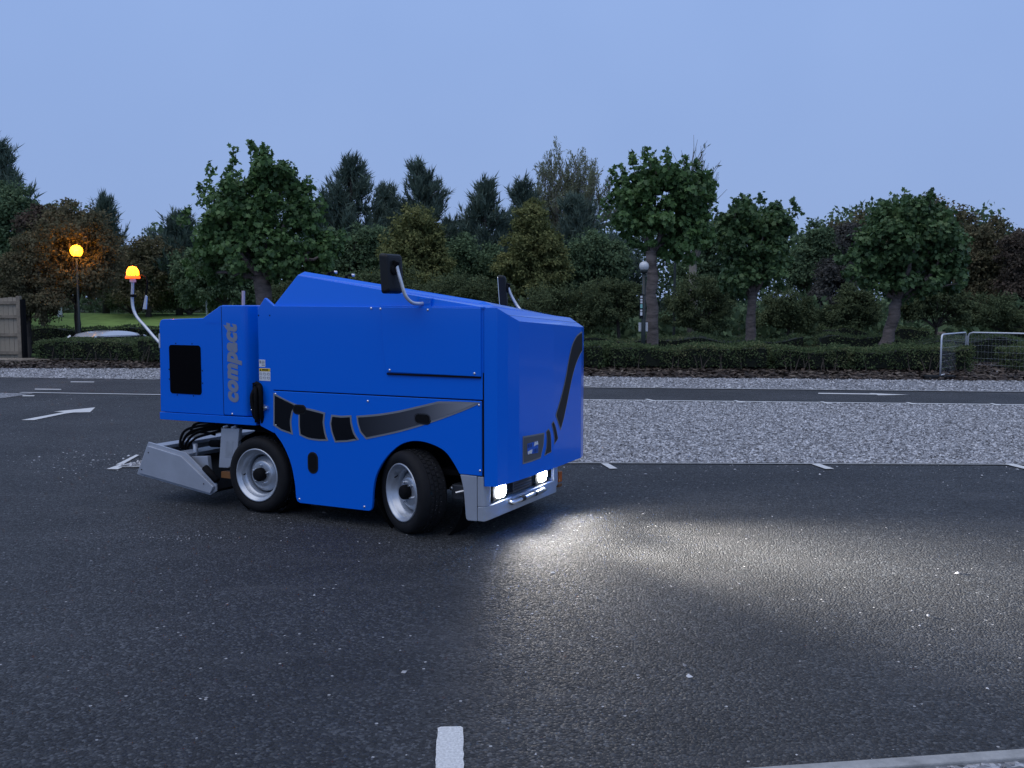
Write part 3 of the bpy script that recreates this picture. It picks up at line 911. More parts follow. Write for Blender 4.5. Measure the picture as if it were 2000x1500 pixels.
broadleaf('plane_tree', 'dense round headed plane tree, second from the globe lamp with the sign', GP, 27.0, 1463, (1470, 580), 9.5,
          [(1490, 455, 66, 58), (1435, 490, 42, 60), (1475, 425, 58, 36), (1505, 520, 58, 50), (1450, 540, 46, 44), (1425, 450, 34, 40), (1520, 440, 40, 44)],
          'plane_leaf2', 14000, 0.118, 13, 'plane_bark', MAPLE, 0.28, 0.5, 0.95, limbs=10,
          shoots=[(1498, 374, 40), (1466, 383, 36), (1430, 390, 40), (1536, 398, 36), (1405, 402, 34), (1525, 392, 34), (1545, 425, 30), (1448, 384, 36)])
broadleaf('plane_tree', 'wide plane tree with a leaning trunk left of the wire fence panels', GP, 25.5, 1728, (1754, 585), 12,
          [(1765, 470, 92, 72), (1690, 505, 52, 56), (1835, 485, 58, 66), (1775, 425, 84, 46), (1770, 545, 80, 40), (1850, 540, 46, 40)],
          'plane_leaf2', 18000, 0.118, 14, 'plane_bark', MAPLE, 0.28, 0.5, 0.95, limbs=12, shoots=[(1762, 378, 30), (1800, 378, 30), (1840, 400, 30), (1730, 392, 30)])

# --- the belt of trees behind
GB = 'trees of the belt behind the hedges'
pine('pine_tree', 'dark pine cut by the left edge of the picture', GB, 12, 283, 60, 46, 31)
pine('pine_tree', 'small round pine above the lit globe lamp', GB, 207, 394, 40, 50, 32)
pine('pine_tree', 'low dark pine left of the broad plane tree', GB, 350, 428, 52, 48, 33)
pine('pine_tree', 'tall pine just right of the broad plane tree', GB, 688, 318, 72, 47, 34)
pine('pine_tree', 'tall pointed pine above the near mirror of the blue machine', GB, 824, 324, 64, 49, 35)
pine('pine_tree', 'short pine squeezed between the two tall pines', GB, 756, 370, 42, 52, 36)
pine('pine_tree', 'slim pointed pine left of the big olive green tree', GB, 947, 362, 54, 48, 37)
pine('pine_tree', 'dark pine top peeping out behind the big olive green tree', GB, 1022, 360, 42, 53, 38)
pine('pine_tree', 'dark pine in front of the thin leaved willow', GB, 1118, 392, 62, 50, 39)
pine('pine_tree', 'stunted dark pine left of the tall plane tree', GB, 1185, 478, 60, 45, 40)
pine('pine_tree', 'low pine in the gap between slim pine and pointed pine', GB, 880, 440, 40, 52, 41)

broadleaf('oak_tree', 'dark broad tree under the pine at the left edge', GB, 42, 15, (20, 560), 10, [(15, 430, 62, 80), (45, 400, 34, 40), (0, 510, 75, 60), (60, 480, 40, 60)], 'green_leaf', 8000, 0.20, 51)
broadleaf('maple_tree', 'brownish autumn tree behind the lit globe lamp', GB, 35, 150, (150, 590), 6,
          [(150, 455, 78, 55), (110, 490, 62, 60), (205, 490, 46, 50), (160, 540, 80, 46), (95, 545, 50, 46), (130, 420, 46, 30)], 'brown_leaf', 11000, 0.15, 52, clump=0.34)
broadleaf('cherry_tree', 'small tree with a tuft of red leaves on the left', GB, 38, 82, (82, 520), 4, [(82, 415, 30, 16), (75, 440, 44, 34)], 'red_leaf', 1800, 0.14, 53)
broadleaf('maple_tree', 'olive brown tree standing behind the timber fence', GB, 33.5, 50, (55, 600), 6, [(45, 540, 62, 60), (80, 590, 52, 44), (20, 590, 50, 50), (60, 490, 44, 36)], 'brown_leaf', 8000, 0.13, 54)
broadleaf('beech_tree', 'low rusty brown tree beyond the amber beacon', GB, 47, 290, (290, 590), 5, [(290, 505, 62, 46), (245, 520, 42, 42), (335, 520, 46, 46), (280, 560, 74, 40)], 'brown_leaf', 8000, 0.17, 55)
broadleaf('oak_tree', 'olive tinted tree in front of the tall pointed pine', GB, 41, 815, (815, 570), 7, [(812, 455, 52, 58), (790, 500, 58, 56), (850, 500, 38, 56), (820, 545, 72, 44)], 'olive_leaf', 9000, 0.17, 56, clump=0.26)
broadleaf('lime_tree', 'big olive green tree, broad cone behind the far mirror', GB, 39, 1040, (1040, 580), 8,
          [(1042, 432, 44, 46), (1040, 480, 64, 50), (1020, 520, 62, 44), (1075, 520, 42, 56), (1050, 550, 68, 40)], 'olive_leaf', 11000, 0.16, 57, clump=0.24)
broadleaf('oak_tree', 'dark tree mass below the willow', GB, 43, 1160, (1160, 590), 6, [(1150, 500, 60, 52), (1195, 510, 46, 50), (1110, 530, 40, 46)], 'green_leaf', 7000, 0.18, 58)
broadleaf('beech_tree', 'grey green tree in the gap between the two right hand plane trees', GB, 41, 1600, (1605, 600), 6, [(1600, 475, 42, 46), (1570, 520, 46, 60), (1630, 500, 40, 50)], 'green_leaf', 6500, 0.17, 59)
broadleaf('plum_tree', 'purple leaved tree between the two right hand plane trees', GB, 38, 1640, (1640, 620), 5, [(1635, 545, 48, 50), (1610, 590, 40, 44), (1665, 470, 42, 44)], 'purple_leaf', 6500, 0.15, 60)
broadleaf('beech_tree', 'large reddish brown tree crowning behind the wide plane tree', GB, 45, 1790, (1790, 590), 10,
          [(1700, 460, 62, 50), (1800, 425, 84, 44), (1850, 460, 66, 56), (1770, 500, 110, 60), (1640, 470, 40, 40)], 'brown_leaf', 12000, 0.19, 61)
broadleaf('oak_tree', 'brown green tree at the right edge of the picture', GB, 40, 1930, (1930, 610), 8, [(1930, 475, 54, 54), (1900, 520, 50, 60), (1960, 540, 60, 60), (1930, 590, 70, 44)], 'brown_leaf', 9000, 0.17, 62)
broadleaf('maple_tree', 'rust red tree cut by the right edge', GB, 38, 1992, (1995, 610), 6, [(1985, 500, 40, 50), (2010, 480, 40, 46), (1990, 560, 48, 46)], 'red_leaf', 5000, 0.15, 63)
broadleaf('oak_tree', 'dark tree behind the second plane tree from the lamp', GB, 42, 1400, (1400, 590), 6, [(1390, 480, 50, 56), (1430, 540, 56, 50), (1360, 540, 60, 50)], 'green_leaf', 7000, 0.17, 64)
broadleaf('oak_tree', 'dark tree filling the space under the tall pine', GB, 44, 670, (670, 590), 7, [(660, 500, 62, 56), (720, 490, 52, 60), (690, 550, 80, 44)], 'green_leaf', 8000, 0.18, 65)
broadleaf('oak_tree', 'dark tree filling the space under the slim pointed pine', GB, 44, 920, (920, 590), 6, [(905, 510, 50, 54), (950, 520, 46, 50), (920, 560, 66, 40)], 'green_leaf', 7000, 0.18, 66)
broadleaf('oak_tree', 'dark tree behind the trunk of the broad plane tree', GB, 40, 440, (440, 590), 6, [(440, 520, 66, 52), (400, 560, 60, 46), (490, 560, 60, 46), (370, 520, 40, 40)], 'green_leaf', 8000, 0.17, 67)

GU = 'low spreading trees below the belt'
und = [
    (1100, 660, (1100, 630), [(1100, 590, 84, 44), (1050, 600, 56, 44), (1160, 595, 48, 46), (1110, 630, 80, 30)], 'low spreading tree right behind the bonnet of the blue machine', 32),
    (1210, 670, (1207, 620), [(1180, 570, 56, 36), (1225, 585, 42, 40), (1190, 610, 60, 30)], 'small tree with a bent thin trunk left of the globe lamp', 31),
    (1370, 670, (1372, 630), [(1370, 570, 64, 40), (1330, 600, 52, 44), (1405, 600, 40, 46), (1365, 630, 60, 28)], 'low spreading tree between the tall plane tree and the next one', 31),
    (1682, 680, (1680, 640), [(1665, 590, 50, 40), (1640, 630, 50, 40), (1690, 610, 40, 40)], 'low olive tree left of the leaning plane trunk', 30),
    (1832, 680, (1828, 635), [(1830, 580, 58, 36), (1790, 600, 46, 36), (1868, 600, 36, 36)], 'low tree with a kinked trunk right of the leaning plane trunk', 30),
    (1950, 680, (1950, 640), [(1940, 610, 52, 44), (1990, 630, 44, 44), (1900, 630, 40, 36)], 'dark low tree behind the wire fence panels', 33),
    (900, 660, (900, 620), [(890, 565, 74, 40), (950, 575, 60, 40), (850, 590, 60, 40), (920, 600, 80, 30)], 'low tree above the sloping tank of the blue machine', 33),
    (760, 660, (760, 620), [(760, 560, 70, 50), (700, 570, 60, 46), (810, 580, 50, 40)], 'low tree behind the near mirror', 34),
    (600, 660, (600, 620), [(600, 560, 60, 46), (640, 580, 50, 40), (550, 580, 50, 36)], 'low tree behind the trunk side of the broad plane tree', 36),
    (370, 640, (370, 610), [(350, 560, 60, 44), (400, 570, 50, 40), (320, 580, 40, 34)], 'shadowy low tree above the rear box of the machine', 48),
    (260, 640, (260, 612), [(260, 570, 46, 34), (230, 580, 36, 30), (300, 580, 46, 30)], 'shadowy low tree at the back of the lawn', 49),
    (1540, 680, (1540, 640), [(1540, 600, 50, 44), (1575, 620, 40, 40), (1500, 620, 40, 40)], 'dark low tree right of the second plane trunk', 33),
]
for i, (bx_, by_, fk, bl, lb, Y) in enumerate(und):
    broadleaf('understorey_tree', lb, GU, Y, bx_, fk, 3.4, bl, 'grey_leaf', 5200, 0.105, 200 + i, 'bark', clump=0.26, limbs=12, low_cut=0.75 if Y < 40 else 0.0)


def twiggy(name, label, base_px, Y, top, hw, seed, nleaf, leaf, nlimb=20):
    """upswept thin crown with the sky showing between its twigs"""
    r = np.random.default_rng(seed)
    k = Y / FPX
    b = at(base_px, 600, Y); z0 = float(hgt(np.array(b.x), np.array(Y)))
    root = empty(name, (b.x, Y, z0)); tag(root, label, 'tree', GB)
    H = at(base_px, top, Y).z - z0; R = hw * k
    mb = MB(); tips = []
    zf = H * 0.42
    mb.tube([(0, 0, -0.1), (0.03, 0, zf * 0.5), (0, 0, zf)], [0.22, 0.18, 0.14], 8)
    for i in range(nlimb):
        an = r.uniform(0, 6.28); q = r.uniform(0.1, 1) ** 0.6
        tip = Vector((math.cos(an) * R * q, math.sin(an) * R * q, H * (1.0 - 0.34 * q * q) * r.uniform(0.93, 1.0)))
        m = Vector((tip.x * 0.55, tip.y * 0.55, zf + (tip.z - zf) * 0.42))
        limb(mb, Vector((0, 0, zf * r.uniform(0.85, 1))), m, 0.07, 0.045, r, 5, 0.05)
        limb(mb, m, tip, 0.045, 0.01, r, 4, 0.05)
        for j in range(15):
            t = r.uniform(0.1, 1.0)
            p = m.lerp(tip, t) if r.random() < 0.75 else Vector((0, 0, zf)).lerp(m, t)
            e = p + Vector((r.normal(0, 0.32), r.normal(0, 0.32), r.uniform(0.5, 1.25)))
            mb.tube([p, p.lerp(e, 0.5) + Vector((r.normal(0, 0.05), r.normal(0, 0.05), 0)), e], [0.018, 0.012, 0.006], 3, cap=False)
            tips.append((np.array(p), np.array(e)))
    mb.build('trunk', M['twig'], root, smooth=True, fix=False)
    idx = r.integers(0, len(tips), nleaf)
    A = np.array([t[0] for t in tips])[idx]; B = np.array([t[1] for t in tips])[idx]
    C_ = A + (B - A) * r.uniform(0.2, 1.05, (nleaf, 1)) + r.normal(0, 0.05, (nleaf, 3))
    D = (B - A) + r.normal(0, 0.5, C_.shape)
    leaves('crown', C_, D, r.uniform(0.13, 0.25, nleaf), SLIM, M[leaf], root, seed + 1)
    return root


twiggy('willow_tree', 'tall thin leaved willow with pale upswept twigs', 1112, 58, 296, 96, 71, 21000, 'willow_leaf', 60)
twiggy('birch_tree', 'wispy bare topped tree behind the tall plane tree', 1352, 36, 288, 34, 72, 500, 'grey_leaf')

# a wood beyond that closes the view between the trunks
r = np.random.default_rng(5)
n = 70000
X = r.uniform(-48, 48, n)
top = 6.4 + 0.9 * np.sin(X * 0.31) + 0.7 * np.sin(X * 0.83 + 1) + 0.4 * np.sin(X * 2.1)
top = np.where((X < -17) & (X > -27), top - 0.9, top)
Yw = 63 + r.uniform(-2.5, 2.5, n)
Zw = hgt(X, Yw) + top * r.uniform(0, 1, n) ** 0.8
C_ = np.stack([X, Yw, Zw], 1)
wood = leaves('distant_wood', C_, r.normal(0, 1, C_.shape) + np.array([0, 0, -0.2]), r.uniform(0.22, 0.42, n), RHOMB, M['green_leaf'], None, 6)
tag(wood, 'dark mass of woodland behind the trunks of the tree belt', 'woodland', kind='stuff')
n = 14000
X = np.where(r.random(n) < .5, r.uniform(-30, 34, n), r.uniform(-4, 26, n)); Yw = np.where((X > -4) & (r.random(n) < .75), 37.5, 53.5) + r.uniform(-1.2, 1.2, n)
Zw = hgt(X, Yw) + (1.25 + 0.35 * np.sin(X * 0.7) + 0.25 * np.sin(X * 2.3)) * r.uniform(0, 1, n)
C_ = np.stack([X, Yw, Zw], 1)
brush = leaves('undergrowth', C_, r.normal(0, 1, C_.shape), r.uniform(0.22, 0.45, n), RHOMB, M['green_leaf'], None, 8)
tag(brush, 'shadowed undergrowth along the foot of the woodland', 'undergrowth', kind='stuff')


# ------------------------------------------------------------------ hedges
def hedge(label, p0, p1, depth, h, seed, wave=0.05, density=1150, size=0.052, stems=0, group='clipped hedges of the planting bed', base_gap=0.0, mound=0.0):
    """clipped hedge along p0-p1 (front foot line), running back by depth"""
    r = np.random.default_rng(seed)
    p0, p1 = Vector(p0), Vector(p1)
    L = (p1 - p0).length; d = (p1 - p0) / L; nb = Vector((-d.y, d.x))
    if nb.y < 0: nb = -nb
    c = (p0 + p1) / 2
    z0 = float(hgt(np.array(c.x), np.array(c.y)))
    z0 += mound
    root = empty('hedge', (p0.x, p0.y, z0), math.atan2(d.y, d.x)); tag(root, label, 'hedge', group)

    def top(u, v):
        return h * (1 + wave * np.sin(u * 1.7 + seed) + 0.8 * wave * np.sin(u * 4.3 + 2 * seed) + 0.4 * wave * np.sin(v * 3.0 + u))
    nu, nv = max(int(L / 0.25), 3), 6
    us = np.linspace(0.08, L - 0.08, nu); vs_ = np.linspace(0.1, depth - 0.1, nv)
    mb = MB()
    vv = []
    for u in us:
        for v in vs_:
            vv.append((u, v, float(top(u, v)) - 0.07))
    low = 0.18 * h
    nvv = len(vv)
    ff = [(i * nv + j, (i + 1) * nv + j, (i + 1) * nv + j + 1, i * nv + j + 1) for i in range(nu - 1) for j in range(nv - 1)]
    fr = [(u, 0.16, low) for u in us]
    vv += fr
    ff += [(i * nv, (i + 1) * nv, nvv + i + 1, nvv + i) for i in range(nu - 1)]
    vv += [(us[0], depth - 0.1, low), (us[-1], depth - 0.1, low)]
    a_, b_ = len(vv) - 2, len(vv) - 1
    ff += [[nvv] + [j for j in range(nv)] + [a_], [nvv + nu - 1] + [(nu - 1) * nv + j for j in range(nv)] + [b_]]
    mb.add(vv, ff)
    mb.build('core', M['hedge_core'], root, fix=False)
    nf = int(L * h * density); ntp = int(L * min(depth, 2.2) * density * 0.7)
    ne = int(depth * h * density * 0.5)
    U = r.uniform(0, L, nf); Zf = r.uniform(base_gap, 1, nf) ** 0.75 * top(U, 0)
    Vf = 0.10 + 0.05 * np.sin(U * 5 + seed) + 0.06 * np.sin(U * 11 + Zf * 9) + r.normal(0, 0.05, nf) + 0.10 * (1 - np.clip(Zf / h, 0, 1)) - 0.04
    Ut = r.uniform(0, L, ntp); Vt = depth * r.uniform(0, 1, ntp); Zt = top(Ut, Vt) + r.normal(0, 0.022, ntp) - 0.02
    Ze = r.uniform(0.1, 1, 2 * ne) * h * 0.97; Ve = r.uniform(0, depth, 2 * ne)
    Ue = np.concatenate([r.normal(0.03, 0.04, ne), L - r.normal(0.03, 0.04, ne)])
    C_ = np.concatenate([np.stack([U, Vf, Zf], 1), np.stack([Ut, Vt, Zt], 1), np.stack([Ue, Ve, Ze], 1)])
    D = r.normal(0, 0.8, C_.shape)
    D[:nf, 1] -= 0.6; D[nf:nf + ntp, 2] += 0.7
    leaves('foliage', C_, D, size * r.uniform(0.7, 1.5, len(C_)), RHOMB, M['hedge_leaf'], root, seed + 3)
    if stems:
        for _ in range(stems):
            u = r.uniform(0.2, L - 0.2)
            sb = MB()
            lean = r.normal(0, 0.09)
            sb.tube([(u, -0.02 + r.uniform(-.05, .05), 0), (u + lean * 0.4, 0.02, h * 0.35), (u + lean, 0.05, h * r.uniform(0.55, 0.85))], [0.011, 0.009, 0.005], 5)
            sb.build('stem', M['stem'], root, fix=False)
    return root


def bedpt(x, back=0.0):
    for a, b in zip(BED[:-1], BED[1:]):
        if a[0] <= x <= b[0]:
            t = (x - a[0]) / (b[0] - a[0])
            return (x, a[1] + t * (b[1] - a[1]) + back)


MD = 0.085
hedge('dark hedge between the timber fence and the bushier hedge', bedpt(-13.1, 1.35), bedpt(-10.3, 1.2), 1.6, 0.58, 81, 0.06, stems=8, mound=MD)
hedge('bushier hedge just left of the blue machine, beyond the beacon mast', bedpt(-10.2, 0.95), bedpt(-6.0, 0.9), 1.7, 0.60, 82, 0.08, stems=8, mound=MD)
hedge('hedge stretch hidden behind the blue machine and out by its bonnet', bedpt(-3.2, 1.15), bedpt(2.2, 1.0), 1.8, 0.64, 83, 0.06, stems=6, mound=MD)
hedge('long front hedge below the globe lamp and the tall plane tree', bedpt(2.25, 1.15), bedpt(6.1, 1.15), 1.8, 0.56, 84, 0.07, stems=10, base_gap=0.05, mound=MD)
hedge('front hedge with bare stems below the second plane tree', bedpt(6.15, 1.15), bedpt(7.9, 1.15), 1.8, 0.55, 85, 0.08, stems=12, base_gap=0.12, mound=MD)
hedge('front hedge left of the wire fence panels', bedpt(7.95, 1.15), bedpt(10.6, 1.2), 1.9, 0.55, 86, 0.07, stems=8, base_gap=0.05, mound=MD)
hedge('hedge seen through the wire fence panels', bedpt(11.7, 1.2), bedpt(16.5, 1.2), 2.0, 0.60, 87, 0.10, stems=6, mound=MD)
hedge('rolling clipped hedge behind the front row on the far right', (8.6, 26.6), (16.5, 24.8), 1.6, 0.74, 88, 0.10, density=420)
hedge('rolling clipped hedge behind the front row, under the plane trees', (1.2, 27.9), (8.4, 27.0), 1.5, 0.70, 89, 0.08, density=420)
hedge('domed hedge behind the leaning plane trunk', (9.6, 29.2), (12.8, 28.8), 1.6, 0.92, 90, 0.12, density=420)
hedge('long low hedge in front of the lawn', (-14.4, 28.9), (-11.0, 28.4), 1.4, 0.66, 91, 0.04, density=420)
hedge('low hedge in front of the lawn, behind the beacon mast', (-12.0, 27.6), (-4.5, 27.2), 1.2, 0.50, 92, 0.05, density=420)
hedge('low hedge along the foot of the lawn', (-20.0, 36.2), (-5.0, 36.0), 1.2, 1.22, 93, 0.03, density=300, size=0.07)

# ------------------------------------------------------------------ the ice resurfacer
# local frame: x forward along the machine, y from its near side to its far side, z up
mach = empty('ice_resurfacer', (-1.98667, 7.31685, 0.0045), math.radians(-27.2766))
tag(mach, 'bright blue ice resurfacer with lit headlights parked on the asphalt', 'ice resurfacer')
WID = 1.50


def part(mb, name, mat, parent=None, **k):
    return mb.build(name, M[mat], parent or mach, **k)


# lower side panel with both wheel arches cut out
arch_f = spline([(1.829, .459), (1.775, .540), (1.706, .611), (1.60, .652), (1.482, .666), (1.37, .643), (1.275, .583), (1.19, .495), (1.127, .39), (1.10, .285), (1.092, .185)], 4)
skirt = [(1.086, .145), (1.074, .128), (1.056, .122)] + [(.418, .120), (.392, .132), (.381, .160)]
arch_r = spline([(.378, .195), (.371, .268), (.345, .39), (.305, .485), (.255, .565), (.198, .628)], 4)
low = [(2.004, .973), (2.004, .459)] + arch_f + skirt + arch_r + [(.178, .648), (.178, .969)]
part(MB().prism_sz(low, -0.004, 0.022), 'lower_side_panel', 'blue', bevel=0.004)
far_low = MB().prism_sz(low, WID - 0.022, WID)
part(far_low, 'far_side_panel', 'blue', bevel=0.004)
# upper side panel with the small notch at its rear top corner
up = [(2.010, 1.606), (.196, 1.618), (.108, 1.680), (.036, 1.594), (.036, .690), (.176, .640), (.176, .976), (2.010, .981)]
part(MB().prism_sz(up, 0.0, 0.03), 'upper_side_panel', 'blue', bevel=0.004)
part(MB().prism_sz([(2.010, 1.47), (.196, 1.53), (.036, 1.49), (.036, .690), (.176, .640), (.176, .976), (2.010, .981)], WID - 0.03, WID), 'far_upper_panel', 'blue', bevel=0.004)
# access cover over the front half
part(MB().prism_sz([(2.004, 1.604), (1.190, 1.611), (1.205, 1.30), (1.232, 1.146), (2.004, 1.139)], -0.012, 0.004), 'access_cover', 'blue', bevel=0.004)
part(MB().box(1.235, 2.0, -0.0115, 0.0, 1.128, 1.140), 'cover_shadow_strip', 'dark')  # dark strip in place of the shadow below the cover's lower edge
# dark joint between side panels and nose
part(MB().box(2.0045, 2.018, 0.006, 0.02, .39, 1.165), 'nose_gap', 'dark')
part(MB().box(2.0045, 2.018, 0.003, 0.02, 1.166, 1.60), 'nose_joint', 'blue')
part(MB().box(.18, 2.002, 0.003, 0.018, .9725, .9815), 'seam_gap', 'dark')

# nose shell: vertical facets, top sloping forward and to the far side
prof = [(2.019, 0.0, 1.606), (2.121, 0.0, 1.603), (2.158, 0.09, 1.558), (2.182, 0.215, 1.512), (2.195, 0.75, 1.482), (2.182, 1.30, 1.451), (2.150, 1.42, 1.448), (2.105, 1.485, 1.452), (2.019, 1.49, 1.49)]
ZB = [.388, .395, .405, .410, .412, .412, .412, .412, .412]
nb_ = MB()
k = len(prof)
vs = [(p[0], p[1], z) for p, z in zip(prof, ZB)] + [(p[0], p[1], p[2]) for p in prof]
fs = [(i, i + 1, i + 1 + k, i + k) for i in range(k - 1)] + [(k - 1, 0, k, 2 * k - 1)]
nb_.add(vs, fs)
nb_.add([(p[0], p[1], z) for p, z in zip(prof, ZB)], [list(range(k))])
part(nb_, 'nose', 'blue', bevel=0.008, seg=3, fix=False)
# nose top: rear strip and front lip with a joint between
rear = [(2.019, 0.0, 1.606), (2.121, 0.0, 1.603), (2.019, 1.49, 1.497)]
def lerp3(a, b, t): return tuple(a[i] + (b[i] - a[i]) * t for i in range(3))
A0, A1 = (2.019, 0.0, 1.606), (2.019, 1.44, 1.523)
F0, F1 = (2.182, 0.215, 1.512), (2.182, 1.30, 1.451)
C0, C1 = (2.121, 0.0, 1.603), (2.105, 1.485, 1.452)
tb = MB()
vs = [A0, C0, (2.150, 0.115, 1.5555), lerp3(A1, (2.150, 1.42, 1.448), .52), A1]
tb.add(vs, [(0, 1, 2, 3, 4)])
part(tb, 'nose_top', 'blue')
tb = MB()
tb.add([(2.1515, 0.118, 1.5535), F0, (2.195, 0.75, 1.482), F1, (2.150, 1.42, 1.448), (2.105, 1.485, 1.452), lerp3(A1, (2.150, 1.42, 1.448), .55)], [(0, 1, 2, 3, 4, 5, 6)])
part(tb, 'nose_lip', 'blue')
part(MB().add([A1, lerp3(A1, (2.150, 1.42, 1.448), .54), (2.105, 1.485, 1.452), (2.019, 1.49, 1.49)], [(0, 1, 2, 3)]), 'nose_corner', 'blue')

# snow tank: leaning sheet, chamfered top edge, top falling to the far side
pk, pk2 = (0.356, .098, 1.868), (2.045, .075, 1.612)
tk = MB()
v = [(0.168, .022, 1.612), (2.045, .012, 1.604), (2.010, .070, 1.624), (1.93, .083, 1.634), (0.362, .085, 1.852),   # leaning side
     (0.385, .135, 1.878), (1.95, .135, 1.648), (2.03, .135, 1.618),                               # chamfer upper edge
     (0.385, 1.36, 1.735), (1.95, 1.36, 1.535), (2.03, 1.36, 1.515), (0.168, 1.40, 1.56), (2.045, 1.44, 1.50)]
f = [(0, 1, 2, 3, 4), (4, 3, 6, 5), (3, 2, 7, 6), (5, 6, 9, 8), (6, 7, 10, 9), (0, 4, 5, 8, 11), (8, 9, 10, 12, 11), (2, 1, 12, 10, 7)]
tk.add(v, f)
part(tk, 'snow_tank', 'blue', bevel=0.006)
part(MB().box(.04, 2.02, .03, 1.46, 1.40, 1.50), 'deck', 'blue')
part(MB().prism_sz([(1.18, 1.606), (2.03, 1.598), (2.03, 1.612), (1.18, 1.622)], -0.006, 0.012), 'ledge_trim', 'blue', bevel=0.003)

# rear engine box with stepped top and rounded front corner
ez = [(-1.036, .747), (-1.020, 1.475), (-1.006, 1.498), (-.985, 1.508), (-.535, 1.520), (-.345, 1.618), (-.331, 1.624)]
eb = MB()
pl = ez + [(-.345, .751)]
eb.prism_sz([(-1.036, .747), (-1.020, 1.472), (-1.005, 1.500), (-.980, 1.509), (-.535, 1.521), (-.348, 1.619), (-.341, 1.620), (-.341, .751)], 0.0, 1.30)
part(eb, 'engine_box', 'blue', bevel=0.014, seg=3)
corner = [(-.337, -.003), (-.13, -.003), (-.106, .006), (-.094, .024), (-.05, .10), (.03, .12), (.03, 1.30), (-.337, 1.30)]
part(MB().prism_xy(corner, .755, 1.623), 'engine_box_corner', 'blue', bevel=0.010, seg=3)
part(MB().prism_sz([(-1.040, .683), (-1.040, .743), (.0, .752), (.0, .690)], -0.006, 1.30), 'engine_box_lip', 'blue', bevel=0.003)
part(MB().box(-.344, -.334, 0.003, .02, .76, 1.615), 'box_joint', 'dark')
part(MB().box(-.50, -.36, -0.003, .004, 1.484, 1.487), 'box_crease', 'blue')


def rrect(x0, x1, z0, z1, r, n=6):
    out = []
    for cx, cz, a0 in ((x1 - r, z1 - r, 0), (x0 + r, z1 - r, 90), (x0 + r, z0 + r, 180), (x1 - r, z0 + r, 270)):
        for k in range(n + 1):
            a = math.radians(a0 + 90 * k / n)
            out.append((cx + r * math.cos(a), cz + r * math.sin(a)))
    return out


part(MB().prism_sz(rrect(-.915, -.568, .905, 1.302, .028), -0.004, 0.01), 'side_window', 'glass')

bolt_me = MB().lathe([(0.0001, -0.006), (0.005, -0.0055), (0.0085, -0.003), (0.0095, 0.0)], (0, 0, 0), 'y', 10).mesh('bolt')
bolt_me.materials.append(M['bolt'])
small_me = MB().lathe([(0.0001, -0.004), (0.004, -0.0035), (0.006, 0.0)], (0, 0, 0), 'y', 8).mesh('bolt')
small_me.materials.append(M['dark'])
for s, z, t in ((-.245, .768, -.003), (.200, .945, -.004), (.200, .705, -.004), (1.063, .930, -.004), (1.985, .945, -.004), (1.992, .495, -.004), (.415, .150, -.004), (1.02, .150, -.004),
                (1.262, 1.162, -.012), (1.955, 1.160, -.012), (1.188, 1.596, -.012), (1.585, 1.590, -.012), (1.10, 1.60, -0.001)):
    o = link_mesh('bolt', bolt_me, mach); o.location = (s, t, z)
for s, z in ((.045, 1.545), (.155, 1.545), (-.925, 1.10), (-.925, 1.02), (-.556, 1.10), (-.556, 1.0), (-.84, .893), (-.66, .893), (-.84, 1.314), (-.66, 1.314)):
    o = link_mesh('bolt', small_me, mach); o.location = (s, 0.0, z)


# oval hand holes
def oval(name, cx, cz, w, h):
    o = part(MB().prism_sz(rrect(cx - w / 2, cx + w / 2, cz - h / 2, cz + h / 2, min(w, h) / 2 - .001, 8), -0.0085, 0.006), name, 'black', bevel=0.003)
    part(MB().prism_sz(rrect(cx - w / 2 + .012, cx + w / 2 - .012, cz - h / 2 + .012, cz + h / 2 - .012, min(w, h) / 2 - .0135, 8), -0.0100, 0.004), 'shade_disc', 'dark', o)  # dark disc set proud, standing in for the shade inside the hole


oval('hand_hole', .433, .837, .13, .076)
oval('hand_hole', 1.531, .827, .145, .082)
oval('hand_hole', .551, .440, .098, .165)


# printed swoosh along the side: measured in the side plane
def side_decal(name, pts, mat, t):
    return part(MB().prism_sz(pts, t - 0.0012, t + 0.0012), name, mat)


def inset(poly, d):
    P_ = [Vector(p) for p in poly]
    n = len(P_); area = sum(P_[i].x * P_[(i + 1) % n].y - P_[(i + 1) % n].x * P_[i].y for i in range(n))
    sg = 1 if area > 0 else -1
    out = []
    for i in range(n):
        a, b, c = P_[i - 1], P_[i], P_[(i + 1) % n]
        d1 = (b - a).normalized(); d2 = (c - b).normalized()
        n1 = Vector((-d1.y, d1.x)) * sg; n2 = Vector((-d2.y, d2.x)) * sg
        m = n1 + n2
        k_ = d / max(m.dot(n1), 0.35)
        out.append(tuple(b + m * k_))
    return out


def fade_mat(name, x0, x1):
    m, nt, b = new_mat(name)
    tc = nt.nodes.new('ShaderNodeTexCoord'); sp = nt.nodes.new('ShaderNodeSeparateXYZ'); mr = nt.nodes.new('ShaderNodeMapRange')
    mr.inputs['From Min'].default_value = x0; mr.inputs['From Max'].default_value = x1
    cr = nt.nodes.new('ShaderNodeValToRGB')
    cr.color_ramp.elements[0].color = (0.006, 0.007, 0.012, 1); cr.color_ramp.elements[1].color = (0.27, 0.28, 0.31, 1)
    e = cr.color_ramp.elements.new(0.55); e.color = (0.05, 0.055, 0.07, 1)
    nt.links.new(tc.outputs['Object'], sp.inputs[0]); nt.links.new(sp.outputs['X'], mr.inputs['Value'])
    nt.links.new(mr.outputs[0], cr.inputs[0]); nt.links.new(cr.outputs[0], b.inputs['Base Color'])
    b.inputs['Roughness'].default_value = 0.35
    return m


M['decal_fade'] = fade_mat('decal_fading_print', 0.95, 1.95)
_O = np.array([-1.98667187, 7.31685189, 0.0]); _a = math.radians(-27.27656)
_f = np.array([math.cos(_a), math.sin(_a), 0]); _n = np.array([-_f[1], _f[0], 0])


